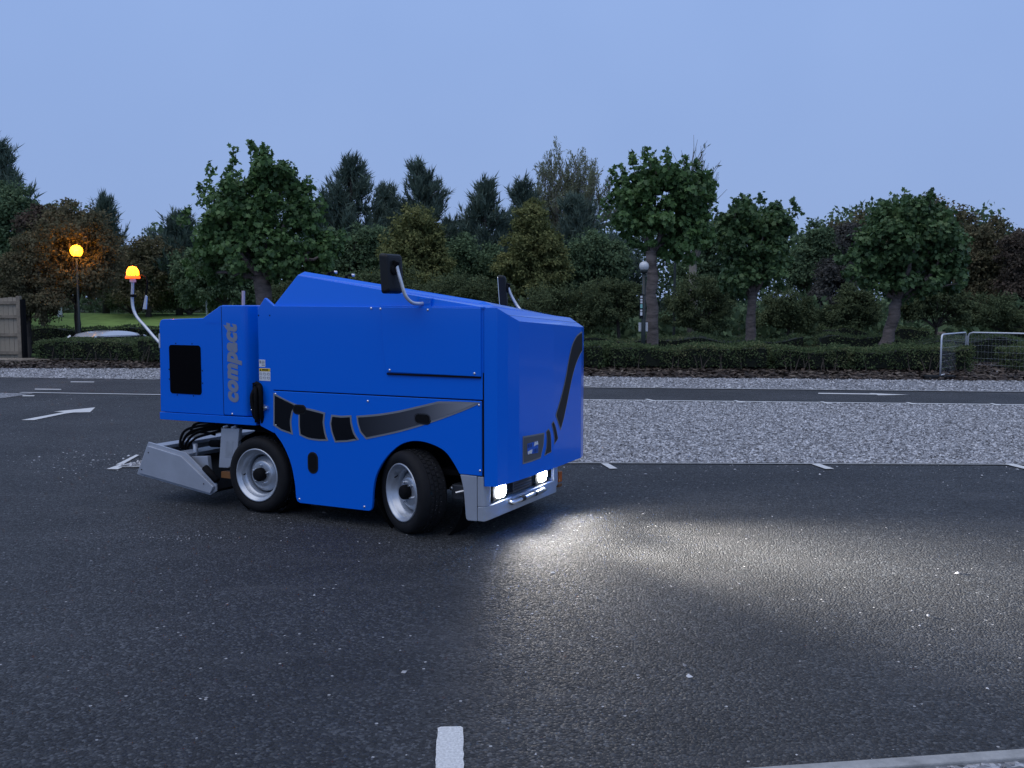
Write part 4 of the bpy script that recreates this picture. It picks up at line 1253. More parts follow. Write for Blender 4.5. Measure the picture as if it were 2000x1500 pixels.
def S(px, py, t=0.0):
    """side-plane coordinates (x, z) of a feature measured on the photograph"""
    a = (px - 1000) / FPX; b = -(py - 750) / FPX
    r = np.array([a, math.cos(PITCH) + b * math.sin(PITCH), -math.sin(PITCH) + b * math.cos(PITCH)])
    C = np.array([0, 0, EYE]); p0 = _O + _n * t
    q = C + r * np.dot(p0 - C, _n) / np.dot(r, _n)
    return float((q - _O) @ _f), float(q[2])


def Fr(px, py, s):
    a = (px - 1000) / FPX; b = -(py - 750) / FPX
    r = np.array([a, math.cos(PITCH) + b * math.sin(PITCH), -math.sin(PITCH) + b * math.cos(PITCH)])
    C = np.array([0, 0, EYE]); p0 = _O + _f * s
    q = C + r * np.dot(p0 - C, _f) / np.dot(r, _f)
    return float((q - _O) @ _n), float(q[2])


sw = [
    spline([(535, 768), (554, 779), (573, 788), (581, 791)], 4) + spline([(573, 806), (570, 826), (573, 850)], 4) + spline([(550, 842), (535, 832)], 3),
    spline([(584, 797), (600, 798), (617, 802), (636, 807)], 4) + spline([(634, 826), (637, 846), (642, 862)], 4) + spline([(625, 862), (604, 859), (586, 851)], 4) + spline([(584, 832), (584, 812)], 3),
    [(648, 811), (667, 813), (687, 812)] + spline([(688, 826), (693, 845), (702, 860)], 4) + [(680, 864), (655, 865)] + spline([(648, 845), (645, 828)], 4),
    spline([(697, 813), (735, 810), (775, 804), (815, 795), (857, 785)], 5) + [(900, 785.6), (940, 787.4)] + spline([(930, 793), (900, 806), (845, 826), (785, 844), (716, 859)], 5) + spline([(704, 845), (699, 829)], 4),
]
for i, pxs in enumerate(sw):
    poly = [S(*p) for p in pxs]
    e = side_decal('swoosh_border', poly, 'decal_edge', -0.0055)
    part(MB().prism_sz(inset(poly, 0.014), -0.0085, -0.0045), 'swoosh_fill', 'decal_fade' if i == 3 else 'decal_dark', e)

# swoosh and emblem on the nose
NS = 2.1935


def nose_x(t):
    ps = [(p[1], p[0]) for p in prof]
    for (t0, x0), (t1, x1) in zip(ps[1:-1], ps[2:]):
        if t0 <= t <= t1: return x0 + (x1 - x0) * (t - t0) / max(t1 - t0, 1e-6)
    return ps[-2][1] if t > 1 else ps[1][1]


def front_poly(pxs, d=0.0):
    p = []
    for x, y in pxs:
        s_ = 2.188
        for _ in range(8): s_ = nose_x(Fr(x, y, s_)[0])
        p.append(Fr(x, y, s_ + .002))
    return inset(p, d) if d else p


def nose_decal(name, poly, mat, off, parent=None):
    """thin print following the facets of the nose"""
    k_ = len(poly)
    bm = bmesh.new()
    vs_ = [bm.verts.new((0, p[0], p[1])) for p in poly]
    bm.faces.new(vs_)
    for tcut in (0.215, 0.75, 1.30, 1.42, 1.485):
        bmesh.ops.bisect_plane(bm, geom=bm.verts[:] + bm.edges[:] + bm.faces[:], plane_co=(0, tcut, 0), plane_no=(0, 1, 0))
    for v_ in bm.verts: v_.co.x = nose_x(v_.co.y) + off
    bmesh.ops.recalc_face_normals(bm, faces=bm.faces)
    me_ = bpy.data.meshes.new(name); bm.to_mesh(me_); bm.free()
    if len(me_.polygons) and me_.polygons[0].normal.x < 0: me_.flip_normals()
    return link_mesh(name, me_, parent or mach, M[mat])


nose_px = [
    spline([(1136.5, 648), (1126, 657), (1117, 676), (1110, 707), (1105, 736), (1096, 775), (1085, 812)], 4) + [(1095, 842)] + spline([(1101, 820), (1107, 792), (1117, 742), (1126, 710), (1137, 686)], 4),
    spline([(1081, 823), (1086, 836), (1090, 858)], 3) + [(1082.5, 870)] + spline([(1083, 858), (1081, 845), (1077, 829)], 3),
    spline([(1071.5, 838), (1076, 850), (1077, 884)], 3) + [(1063, 892)] + spline([(1067, 875), (1068, 858), (1066.5, 844)], 3),
    [(1021, 853.5), (1042, 850), (1063.5, 846)] + spline([(1062, 870), (1056, 896)], 3) + [(1038, 903), (1021, 908)],
]
M['plate_grey'] = simple('decal_plate', (0.09, 0.095, 0.105), 0.4, spec=0.2)
M['decal_grey_fill'] = simple('decal_slate', (0.03, 0.032, 0.036), 0.4, spec=0.2)
for i, pxs in enumerate(nose_px):
    poly = front_poly(pxs)
    e = nose_decal('nose_stripe' if i < 3 else 'emblem_plate', poly, 'decal_edge', 0.0022)
    try:
        nose_decal('stripe_fill' if i < 3 else 'plate_fill', inset(poly, 0.011 if i in (0, 3) else 0.008), ('decal_dark', 'decal_dark', 'decal_grey_fill', 'plate_grey')[i], 0.0044, e)
    except Exception:
        pass
LG = front_poly([(1029, 868), (1050, 862), (1050, 885), (1029, 889)])


def lg(u, v_):
    a = np.array(LG[3]) * (1 - u) + np.array(LG[2]) * u; b = np.array(LG[0]) * (1 - u) + np.array(LG[1]) * u
    return tuple(a * (1 - v_) + b * v_)


em = nose_decal('emblem', [lg(0, 0), lg(1, 0), lg(1, 1), lg(0, 1)], 'logo_blue', 0.0064)
nose_decal('emblem_peak', [lg(u, v_) for u, v_ in ((.56, .62), (.62, .80), (.66, 1.0), (.74, 1.0), (.78, .86), (.85, 1.0), (.94, 1.0), (1.0, .70), (.80, .70))], 'white', 0.0084, em)
nose_decal('emblem_peak', [lg(u, v_) for u, v_ in ((.0, .26), (.05, .0), (.16, .0), (.20, .13), (.28, .02), (.36, .02), (.42, .22), (.44, .40), (.30, .38))], 'white', 0.0084, em)
for k_ in range(3):
    nose_decal('emblem_slit', [lg(u, v_) for u, v_ in ((.58 + k_ * .14, .06), (.63 + k_ * .14, .06), (.63 + k_ * .14, .40), (.58 + k_ * .14, .40))], 'decal_grey_fill', 0.0084, em)
    nose_decal('emblem_slit', [lg(u, v_) for u, v_ in ((.06 + k_ * .14, .60), (.11 + k_ * .14, .60), (.11 + k_ * .14, .94), (.06 + k_ * .14, .94))], 'decal_grey_fill', 0.0084, em)

# lettering on the engine box
cu = bpy.data.curves.new('lettering', 'FONT')
cu.body = 'compact'; cu.size = 0.205; cu.extrude = 0.001; cu.offset = 0.0115; cu.shear = 0.22; cu.space_character = 1.08
to = bpy.data.objects.new('lettering_source', cu); COL.objects.link(to)
bpy.context.view_layer.update()
tm = bpy.data.meshes.new_from_object(to.evaluated_get(bpy.context.evaluated_depsgraph_get()))
bpy.data.objects.remove(to)
co = np.array([v_.co[:] for v_ in tm.vertices])
x0, x1 = co[:, 0].min(), co[:, 0].max()
sc = 0.625 / (x1 - x0)
for v_ in tm.vertices:
    x, y, z = v_.co
    v_.co = (-.186 - y * 0.92, -0.0045 - z, .862 + (x - x0) * sc)
tm.materials.clear(); tm.materials.append(M['text']); tm.name = 'lettering'
link_mesh('lettering', tm, mach)

# warning stickers
st = part(MB().box(.040, .150, -0.0022, 0.001, 1.043, 1.140), 'warning_sticker', 'white')
part(MB().box(.041, .149, -0.0034, 0.0, 1.116, 1.139), 'warning_band', 'yellow', st)
part(MB().prism_sz([(.047, 1.119), (.063, 1.119), (.055, 1.135)], -0.0044, -0.001), 'warning_triangle', 'decal_dark', st)
part(MB().box(.072, .132, -0.0044, -0.001, 1.1225, 1.1315), 'warning_word', 'decal_dark', st)
for cx in (.058, .095, .132):
    for cz in (1.096, 1.066):
        part(MB().tube([(cx - .010, -.0034, cz - .008), (cx - .010, -.0034, cz + .008), (cx + .009, -.0034, cz + .007), (cx + .010, -.0034, cz - .008), (cx - .004, -.0034, cz - .008)], 0.0016, 4), 'pictogram', 'decal_edge', st)
st = part(MB().box(.041, .102, -0.0022, 0.001, 1.150, 1.205), 'type_sticker', 'white')
part(MB().box(.046, .060, -0.0032, 0.0, 1.176, 1.198), 'type_mark', 'decal_edge', st)
for cz in (1.195, 1.184, 1.173, 1.162): part(MB().box(.066, .097, -0.0032, 0.0, cz - .0025, cz + .0025), 'type_line', 'decal_edge', st)

# silver corner guard, bumper and lamps
part(MB().prism_sz(spline([(1.831, .4565), (1.856, .36), (1.868, .25), (1.874, .17)], 4) + [(1.879, .147), (1.893, .138), (1.964, .140), (1.964, .4545)], -0.002, 0.02), 'corner_guard', 'silver', bevel=0.005)
bz = MB()
pr = [(1.968, 0.0), (2.012, 0.002), (2.022, 0.014), (2.026, 0.05), (2.026, 1.17), (2.012, 1.205), (1.95, 1.215)]
bz.prism_xy(pr + [(1.95, 1.18), (1.968, 0.03)], .142, .242)
bumper = part(bz, 'bumper', 'silver', bevel=0.004)
part(MB().prism_xy([(1.968, 0.0), (2.012, 0.002), (2.022, 0.014), (2.026, 0.05), (2.026, 0.085), (1.968, .085)], .2435, .452), 'bumper_corner', 'silver', bumper, bevel=0.004)
part(MB().box(1.968, 2.026, 1.130, 1.20, .2435, .40), 'bumper_end', 'silver', bumper, bevel=0.004)
part(MB().box(1.955, 1.975, .085, 1.130, .2435, .42), 'lamp_recess', 'grille', bumper)
part(MB().box(1.976, 2.022, .087, 1.128, .384, .405), 'lamp_visor', 'silver', bumper, bevel=0.003)
part(MB().box(1.976, 2.004, .47, .77, .262, .365), 'grille', 'grille', bumper)
for tz in (.28, .30, .32, .34): part(MB().box(2.0045, 2.009, .48, .76, tz - .003, tz + .003), 'grille_slat', 'black', bumper)
for tc_ in (.262, .945):
    hl = part(MB().box(1.976, 2.008, tc_ - .115, tc_ + .115, .252, .372), 'headlight', 'black', bevel=0.004)
    part(MB().prism_sz(rrect(0, .145, 0, .096, .040), 0, .006), 'lens', 'lens', hl)
    ln = hl.children[0]
    ln.rotation_euler = (0, 0, math.radians(90)); ln.location = (2.0155, tc_ - .0725, .264)
part(MB().tube([(2.030, .36, .216), (2.052, .36, .212), (2.052, .90, .212), (2.030, .90, .216)], 0.017, 10), 'towing_bar', 'steel', smooth=True)
part(MB().tube([(2.050, .50, .213), (2.050, .555, .213)], 0.021, 10), 'bar_clamp', 'black')
part(MB().tube([(2.050, .72, .213), (2.050, .745, .213)], 0.021, 10), 'bar_clamp', 'black')
part(MB().box(1.93, 2.0, 1.222, 1.262, .18, .30), 'indicator_bracket', 'silver', bevel=0.004)
ind = part(MB().box(1.985, 2.012, 1.2625, 1.318, .205, .292), 'indicator', 'orange', bevel=0.004)
part(MB().box(1.985, 2.012, 1.25, 1.318, .165, .190), 'reflector', 'rust', ind, bevel=0.003)
part(MB().box(1.60, 1.99, .12, 1.40, .42, .46), 'nose_floor', 'dark')

# chassis inside and beneath
part(MB().box(.40, 1.06, .05, 1.44, .20, 1.36), 'chassis', 'dark')
part(MB().box(-.35, 2.0, .36, 1.14, .27, .66), 'frame_rail', 'dark')
part(MB().box(.12, 2.0, .06, 1.44, .72, 1.34), 'water_tank', 'dark')
part(MB().box(-.80, .10, .30, 1.10, .60, .70), 'engine_tray', 'dark')
part(MB().tube([(1.455, .15, .285), (1.455, 1.35, .285)], .045, 10), 'front_axle', 'dark')
part(MB().tube([(-.012, .15, .285), (-.012, 1.35, .285)], .05, 10), 'rear_axle', 'dark')
part(MB().tube([(1.70, .10, .33), (1.66, .30, .30), (1.60, .60, .30)], .016, 8), 'steering_rod', 'steel', smooth=True)
part(MB().box(1.70, 1.80, .10, .20, .25, .36), 'spring_bracket', 'grille', bevel=0.01)
part(MB().tube([(1.76, .06, .31), (1.86, .12, .335)], .011, 8), 'step_rod', 'steel')
part(MB().box(.70, 1.45, .34, .36, .20, .24), 'frame_foot', 'steel')


# wheels: pivot at the wheel centre, outer face towards -y
def make_wheel():
    R, rr, w = .297, .205, .205
    root = MB()
    root.lathe([(rr + .006, .004), (rr + .006, -.002), (rr + .001, -.007), (rr - .007, -.004), (rr - .011, .010), (rr - .024, .016), (rr - .029, .022), (rr - .032, .052), (rr - .044, .058), (rr - .049, .066),
                (rr - .052, .110), (rr - .053, .125)], (0, 0, 0), 'y', 56)
    wh = root.build('wheel', M['rim'], mach, smooth=True, fix=False)
    MB().lathe([(rr - .051, .124), (.02, .126)], (0, 0, 0), 'y', 40).build('rim_gap', M['dark'], wh, fix=False)
    MB().lathe([(.143, .122), (.141, .100), (.134, .088), (.122, .080), (.108, .060), (.100, .054), (.090, .052), (.050, .052)], (0, 0, 0), 'y', 48).build('wheel_disc', M['rim'], wh, smooth=True, fix=False)
    ty = MB()
    ty.lathe([(rr - .004, .010), (rr + .004, .003), (rr + .020, -.006), (rr + .045, -.010), (R - .022, -.004), (R - .008, .010), (R - .001, .028), (R, .05), (R, w - .05), (R - .008, w - .01), (R - .03, w + .006), (rr, w - .01), (rr - .055, .13)], (0, 0, 0), 'y', 56)
    ty.build('tyre', M['rubber'], wh, smooth=True, fix=False)
    # tread blocks with open grooves between them
    tb_ = MB()
    for q in range(46):
        for row in range(5):
            y0 = .024 + row * .034; a0 = 2 * math.pi * (q + (row % 2) * .5) / 46; a1 = a0 + 2 * math.pi / 46 * .74
            v8 = []
            for (aa, yy, r_) in ((a0, y0, R - .002), (a1, y0, R - .002), (a1, y0 + .026, R - .002), (a0, y0 + .026, R - .002), (a0, y0, R + .006), (a1, y0, R + .006), (a1, y0 + .026, R + .006), (a0, y0 + .026, R + .006)):
                rx = r_ - (.010 if row in (0, 4) else 0)
                v8.append((rx * math.cos(aa), yy, rx * math.sin(aa)))
            tb_.add(v8, [(4, 5, 6, 7), (0, 1, 5, 4), (1, 2, 6, 5), (2, 3, 7, 6), (3, 0, 4, 7)])
    t_ = tb_.build('tread', M['rubber'], wh, fix=False); t_['kind'] = 'stuff'
    sd = MB()
    rs_ = np.random.default_rng(4)
    for q in range(130):
        aa = rs_.uniform(0, 6.283); yy = rs_.choice([.034, .070, .103, .137, .171]) + rs_.uniform(-.008, .008); r_ = R + .006 - (.010 if (yy < .05 or yy > .155) else 0)
        c_ = np.array([math.cos(aa), 0, math.sin(aa)]); tt = np.array([-math.sin(aa), 0, math.cos(aa)]); oy = np.array([0, yy, 0])
        p_ = [c_ * (r_ - .002) + oy + tt * .003 * dx + np.array([0, .003 * dy_, 0]) for dx, dy_ in ((1, 0), (0, 1), (-1, 0), (0, -1))] + [c_ * (r_ + .002) + oy]
        sd.add(p_, [(0, 1, 4), (1, 2, 4), (2, 3, 4), (3, 0, 4)])
    s_ = sd.build('studs', M['stud'], wh, fix=False); s_['kind'] = 'stuff'
    MB().lathe([(.0001, -.004), (.030, -.004), (.046, .004), (.052, .016), (.054, .060)], (0, 0, 0), 'y', 20).build('hub', M['dark'], wh, smooth=True, fix=False)
    for q in range(5):
        aa = 2 * math.pi * (q + .2) / 5
        c_ = (math.cos(aa) * .074, .054, math.sin(aa) * .074)
        nb2 = MB(); nb2.tube([(c_[0], .053, c_[2]), (c_[0], .036, c_[2])], .0105, 6); nb2.tube([(c_[0], .036, c_[2]), (c_[0], .024, c_[2])], .006, 8)
        nb2.build('wheel_nut', M['bolt'], wh, fix=False)
    MB().tube([(-(rr - .04), .05, -.01), (-(rr - .052), .02, -.012)], .005, 6).build('valve', M['dark'], wh, fix=False)
    return wh


w_r = make_wheel()
w_r.location = (-.012, .004, .2975)
w_f = copy_tree(w_r, mach)
STEER = math.radians(-25)
kp = Vector((1.458, .145))
w_f.location = (kp.x + .205 * math.sin(STEER), kp.y - .205 * math.cos(STEER), .2935)
w_f.rotation_euler = (0, math.radians(40), STEER)
w_r2 = copy_tree(w_r, mach); w_r2.location = (-.012, WID - .004, .2975); w_r2.rotation_euler = (0, 0, math.pi)
w_f2 = copy_tree(w_r, mach); w_f2.location = (1.458 - .205 * math.sin(STEER), WID - .205 + .205 * math.cos(STEER), .2935); w_f2.rotation_euler = (0, 0, math.pi + STEER)
part(MB().lathe([(.335, .05), (.345, .10), (.345, .42)], (.0, 0, .30), 'y', 40), 'wheel_arch_liner', 'dark', smooth=True)
part(MB().lathe([(.375, .05), (.385, .10), (.385, .30)], (1.458, 0, .29), 'y', 40), 'wheel_arch_liner', 'dark', smooth=True)


# mirrors on bent arms
def mirror(loc, size, rz, arm_pts, mount, mz=(1.60, 1.672)):
    w, h, d = size
    hs = MB()
    prof_ = rrect(-w / 2, w / 2, -h / 2, h / 2, .022, 5)
    k_ = len(prof_)
    rings = [(0.0, 1.0), (.015, 1.0), (.040, .95), (.056, .82), (.060, .6)]
    vs_ = []
    for dd, sc_ in rings: vs_ += [(dd, p[0] * sc_, p[1] * (1 - (1 - sc_) * .6)) for p in prof_]
    fs_ = [(j * k_ + i, j * k_ + (i + 1) % k_, (j + 1) * k_ + (i + 1) % k_, (j + 1) * k_ + i) for j in range(len(rings) - 1) for i in range(k_)]
    fs_ += [list(range(k_))[::-1], [(len(rings) - 1) * k_ + i for i in range(k_)]]
    hs.add(vs_, fs_)
    m = hs.build('mirror', M['black'], mach, smooth=False)
    md = m.modifiers.new('bevel', 'BEVEL'); md.width = .004; md.segments = 2; md.limit_method = 'ANGLE'
    m.location = loc; m.rotation_euler = (0, math.radians(-4), rz)
    MB().prism_sz(rrect(-w / 2 + .012, w / 2 - .012, -h / 2 + .012, h / 2 - .012, .016, 4), -.002, .002).build('mirror_glass', M['mirror'], m)
    gl = m.children[0]; gl.rotation_euler = (0, 0, math.radians(90)); gl.location = (-.004, 0, 0)
    MB().lathe([(.034, .0), (.034, .010), (.022, .016), (.0001, .016)], (0, 0, 0), 'z', 20).build('pivot', M['dark'], m)
    pv = m.children[-1]; pv.rotation_euler = (0, math.radians(90), 0); pv.location = (.060, -.02, .02)
    arm = MB().tube(arm_pts, .0125, 10).build('mirror_arm', M['galv'], mach, smooth=True)
    MB().tube([Vector(arm_pts[-3]) + Vector((-.012, 0, -.02)), Vector(arm_pts[-3]) + Vector((.006, 0, .02))], .02, 10).build('arm_clamp', M['dark'], arm)
    MB().prism_xy(mount, *mz).build('mirror_mount', M['blue'], arm, bevel=.004)
    return m


mirror((1.372, -.165, 1.836), (.190, .272, .06), math.radians(-6),
       spline([(1.535, .03, 1.640), (1.530, -.02, 1.632), (1.515, -.10, 1.640), (1.492, -.150, 1.690), (1.470, -.172, 1.790), (1.448, -.178, 1.870), (1.440, -.178, 1.912)], 5),
       [(1.50, .005), (1.60, .0), (1.60, .06), (1.50, .06)])
mirror((1.388, 1.42, 1.735), (.17, .272, .06), math.radians(24),
       spline([(1.62, 1.36, 1.50), (1.60, 1.44, 1.545), (1.53, 1.46, 1.62), (1.48, 1.455, 1.70), (1.455, 1.45, 1.76), (1.45, 1.45, 1.79)], 5),
       [(1.58, 1.30), (1.68, 1.30), (1.68, 1.36), (1.58, 1.36)], (1.46, 1.52))

# pipe stub on the engine box, small fittings on the tank
q0, q1 = S(475, 599, .5), S(475.5, 569, .5)
part(MB().tube([(q0[0], .5, 1.58), (q1[0], .5, q1[1])], .014, 12), 'filler_pipe', 'filler')
for px_, py_ in ((642, 532), (676, 538)):
    q = S(px_, py_, .45)
    part(MB().tube([(q[0], .45, q[1] - .16), (q[0], .45, q[1] - .01), (q[0] + .04, .47, q[1])], .013, 8), 'tank_hose', 'dark', smooth=True)
    part(MB().tube([(q[0] + .03, .47, q[1]), (q[0] + .06, .48, q[1] - .003)], .011, 8), 'hose_end', 'galv')

# beacon mast
bp = [S(314, 673, .02), S(300, 658, .02), S(282, 637, .02), S(268, 621, .02), S(261, 606, .02), S(258.5, 590, .02), S(258.8, 570, .02), S(259.5, 548, .02)]
pts = [(p[0], .02, p[1]) for p in bp]
mast = part(MB().tube(spline(pts, 4), .0125, 10), 'beacon_mast', 'galv', smooth=True)
bx0, bz0 = pts[-1][0], pts[-1][2]
part(MB().box(-1.036, -1.010, .0, .05, 1.272, 1.390), 'mast_bracket', 'galv', mast, bevel=.004)
part(MB().lathe([(.026, 0), (.026, .028), (.030, .030)], (bx0, .02, bz0 - .018), 'z', 20), 'socket', 'galv', mast)
part(MB().lathe([(.0001, .012), (.056, .012), (.060, .018), (.058, .030), (.053, .036)], (bx0, .02, bz0), 'z', 28), 'beacon_base', 'beacon', mast, smooth=True, fix=False)
part(MB().lathe([(.051, .037), (.050, .062), (.045, .084), (.033, .104), (.017, .113), (.0001, .116)], (bx0, .02, bz0), 'z', 28), 'beacon_dome', 'beacon_core', mast, smooth=True, fix=False)
part(MB().lathe([(.0545, .032), (.0545, .037), (.050, .0375)], (bx0, .02, bz0), 'z', 28), 'beacon_ring', 'orange', mast, fix=False)
part(MB().lathe([(.012, -.012), (.026, -.008), (.026, .008), (.012, .012)], (bx0 - .003, .02, bz0 - .13), 'z', 14), 'mast_clamp', 'dark', mast)
cab = [(bx0 + .02, .03, bz0 + .005)] + [(lambda q: (q[0], .05, q[1]))(S(*p, .05)) for p in ((271, 541), (279, 539), (286, 545), (287, 565), (282, 585), (277, 603))]
part(MB().tube(spline(cab, 4), .006, 6), 'beacon_cable', 'dark', mast, smooth=True)
part(MB().prism_sz([S(275, 577), S(278, 580), S(276.5, 605), S(270, 605)], .045, .055), 'cable_tag', 'galv', mast)

bl_d = bpy.data.lights.new('beacon_light', 'POINT'); bl_d.energy = 6.0; bl_d.color = (1, .30, .03); bl_d.shadow_soft_size = .02
bl = bpy.data.objects.new('beacon_light', bl_d); COL.objects.link(bl); bl.parent = mach; bl.location = (bx0, .02, bz0 + .07)

# hoses by the gap between engine box and body
for pp in ([(.00, .02, 1.00), (-.02, -.02, .93), (-.005, -.03, .84), (.03, -.02, .74)], [(.02, .0, 1.01), (.07, -.03, .98), (.085, -.035, .90), (.07, -.02, .80), (.05, .02, .70)],
           [(-.05, .05, .98), (-.06, .02, .90), (-.03, .0, .80), (-.01, .02, .70)], [(.0, .0, .99), (.03, -.035, .95), (.035, -.04, .86), (.02, -.02, .72)], [(-.03, .03, 1.0), (.02, -.01, 1.02), (.06, -.01, .99), (.055, .0, .88), (.06, .0, .75)]):
    part(MB().tube(spline(pp, 5), .016, 8), 'hydraulic_hose', 'dark', smooth=True)
part(MB().box(-.06, .09, .03, .05, .70, 1.02), 'hose_tray', 'dark')
part(MB().tube([(.095, -.012, .837), (.130, -.012, .837)], .014, 8), 'latch', 'bolt')
part(MB().box(.085, .095, -.02, .0, .812, .862), 'latch_plate', 'steel')
for s, z in ((-.015, .84), (-.015, .815), (.03, .84), (.03, .815)):
    o = link_mesh('bolt', bolt_me, mach); o.location = (s, -.035, z); o.scale = (.8, .8, .8)

# conditioner sled: a raised box behind the rear wheels
cpx = [(288, 872), (353, 892), (416, 952), (410, 965), (268, 924)]
cp = [S(*p, -.03) for p in cpx]
sled = part(MB().prism_sz(cp, -.030, -.004), 'conditioner_cheek', 'silver', bevel=.004)
cp2 = [S(290, 864, -.0), S(364, 886, -.0), S(423, 947, -.0), S(423, 960, 0.0), S(411, 968, -.0), S(268, 927, -.0)]
part(MB().prism_sz(cp2, -.003, .012), 'cheek_flange', 'silver', sled, bevel=.003)
for p in ((290, 885), (277, 918), (398, 946)):
    q = S(*p, -.03); o = link_mesh('bolt', small_me, sled); o.location = (q[0], -.031, q[1])
far_c = MB().prism_sz(cp, 1.50, 1.53); part(far_c, 'far_cheek', 'silver', sled, bevel=.004)
xa, za = cp2[0]; xb, zb = cp2[1]; xc, zc_ = cp2[2]
cross = MB()
cross.prism_sz([(xa + .02, za - .05), (xa + .03, za - .02), (xa + .10, za - .035), (xa + .10, za - .065)], .013, 1.498)
cross.prism_sz([(xb - .10, zb - .02), (xb - .08, zb + .01), (xb + .0, zb - .01), (xb - .02, zb - .045)], .013, 1.498)
part(cross, 'cross_beam', 'silver', sled, bevel=.003)
part(MB().prism_sz([(xa - .07, za - .22), (xa - .05, za - .20), (xc - .06, zc_ - .06), (xc - .06, zc_ - .08)], .013, 1.498), 'sled_floor', 'dark', sled)
part(MB().prism_sz([(xa - .06, za - .21), (xa + .02, za - .03), (xa + .03, za - .03), (xa - .04, za - .21)], .013, 1.498), 'rear_board', 'silver', sled)
part(MB().prism_sz([(xb - .04, zb - .04), (xb + .18, zb - .02), (xb + .20, zb - .20), (xb + .05, zb - .19)], .05, .09), 'lift_arm', 'silver', bevel=.004)
part(MB().tube([(xb - .02, .30, zb + .04), (xb + .30, .28, zb + .06)], .032, 14), 'lift_cylinder', 'dark', smooth=True)
part(MB().tube([(xb - .02, .12, zb + .06), (xb - .02, .12, zb - .09)], .02, 12), 'lift_post', 'silver', smooth=True)
part(MB().tube([S(400, 914, .0)[:1] + (.0,) + S(400, 914, .0)[1:], S(424, 940, .0)[:1] + (.0,) + S(424, 940, .0)[1:]], .028, 12), 'roller', 'dark', smooth=True)
part(MB().box(S(425, 930)[0], S(447, 930)[0], .04, .10, S(430, 936)[1], S(430, 924)[1]), 'orange_bracket', 'rust')
part(MB().prism_sz([S(433, 838, .05), S(468, 838, .05), S(462, 905, .05), S(446, 915, .05), S(428, 914, .05), S(431, 870, .05)], .045, .085), 'lift_plate', 'silver', bevel=.004)
part(MB().prism_sz([S(443, 862, .05), S(457, 862, .05), S(454, 894, .05), S(440, 894, .05)], .0435, .046), 'plate_pad', 'rim')
for k_, pp in enumerate(([(352, 876), (353, 858), (362, 842), (385, 834), (420, 830)], [(356, 878), (358, 862), (370, 846), (395, 838), (425, 834)], [(361, 878), (364, 866), (378, 850), (400, 842), (430, 838)],
                         [(366, 878), (370, 868), (384, 856), (410, 848), (432, 842)], [(372, 846), (378, 832), (390, 827), (410, 826), (430, 826)], [(358, 876), (362, 855), (380, 845), (402, 846), (420, 850)])):
    tt = .10 + .05 * k_
    part(MB().tube(spline([(S(*p, tt)[0], tt, S(*p, tt)[1]) for p in pp], 5), .011, 8), 'hydraulic_hose', 'dark', smooth=True)
for p in ((443, 834), (459, 835)):
    q = S(*p, .06); part(MB().tube([(q[0] - .03, .06, q[1] - .008), (q[0] + .02, .06, q[1] + .008)], .012, 8), 'hose_fitting', 'bolt')

# headlight beams: a main cone and the wide spill of the reflector
for tc_ in (.262, .945):
    for en_, ang, bl_, down in ((2300, 74, 1.0, -.24), (120, 150, 1.0, .05)):
        sd_ = bpy.data.lights.new('headlight_beam', 'SPOT'); sd_.energy = en_; sd_.color = (1.0, .93, .84); sd_.spot_size = math.radians(ang); sd_.spot_blend = bl_; sd_.shadow_soft_size = .09
        so = bpy.data.objects.new('headlight_beam', sd_); COL.objects.link(so); so.parent = mach
        so.location = (2.078, tc_, .312)
        so.rotation_euler = Vector((-1, 0.0, down)).to_track_quat('Z', 'Y').to_euler()

# ------------------------------------------------------------------ lamps, poles and signs
def globe_lamp(label, px, gy_, rpx, Y, lit):
    c = at(px, gy_, Y); k_ = Y / FPX; R = rpx * k_
    z0 = float(hgt(np.array(c.x), np.array(Y)))
    root = empty('globe_lamp', (c.x, Y, z0)); tag(root, label, 'street lamp', 'globe lamps')
    zc = c.z - z0
    MB().tube([(0, 0, -.1), (0, 0, .9), (0, 0, zc - R * .95)], [.055, .055, .042], 12).build('post', M['post'], root, smooth=True)
    MB().lathe([(.055, 0), (.085, .03), (.10, .07), (.085, .10)], (0, 0, zc - R - .06), 'z', 20).build('collar', M['post'], root, smooth=True, fix=False)
    pr_ = [(max(R * math.sin(a), 1e-4), -R * math.cos(a)) for a in np.linspace(.35, math.pi, 18)]
    MB().lathe(pr_, (0, 0, zc), 'z', 28).build('globe', M['globe_lit' if lit else 'globe'], root, smooth=True, fix=False)
    return root, Vector((c.x, Y, c.z)), R


gl, gc, R_ = globe_lamp('lit yellow globe lamp among the autumn leaves on the left', 149, 490, 11.5, 33.9, True)
ld = bpy.data.lights.new('globe_light', 'POINT'); ld.energy = 55; ld.color = (1.0, .50, .10); ld.shadow_soft_size = .06
lo = bpy.data.objects.new('globe_light', ld); COL.objects.link(lo); lo.location = gc
globe_lamp('unlit white globe lamp on a dark post beside the tall plane trunk', 1258, 520, 9.6, 23.8, False)
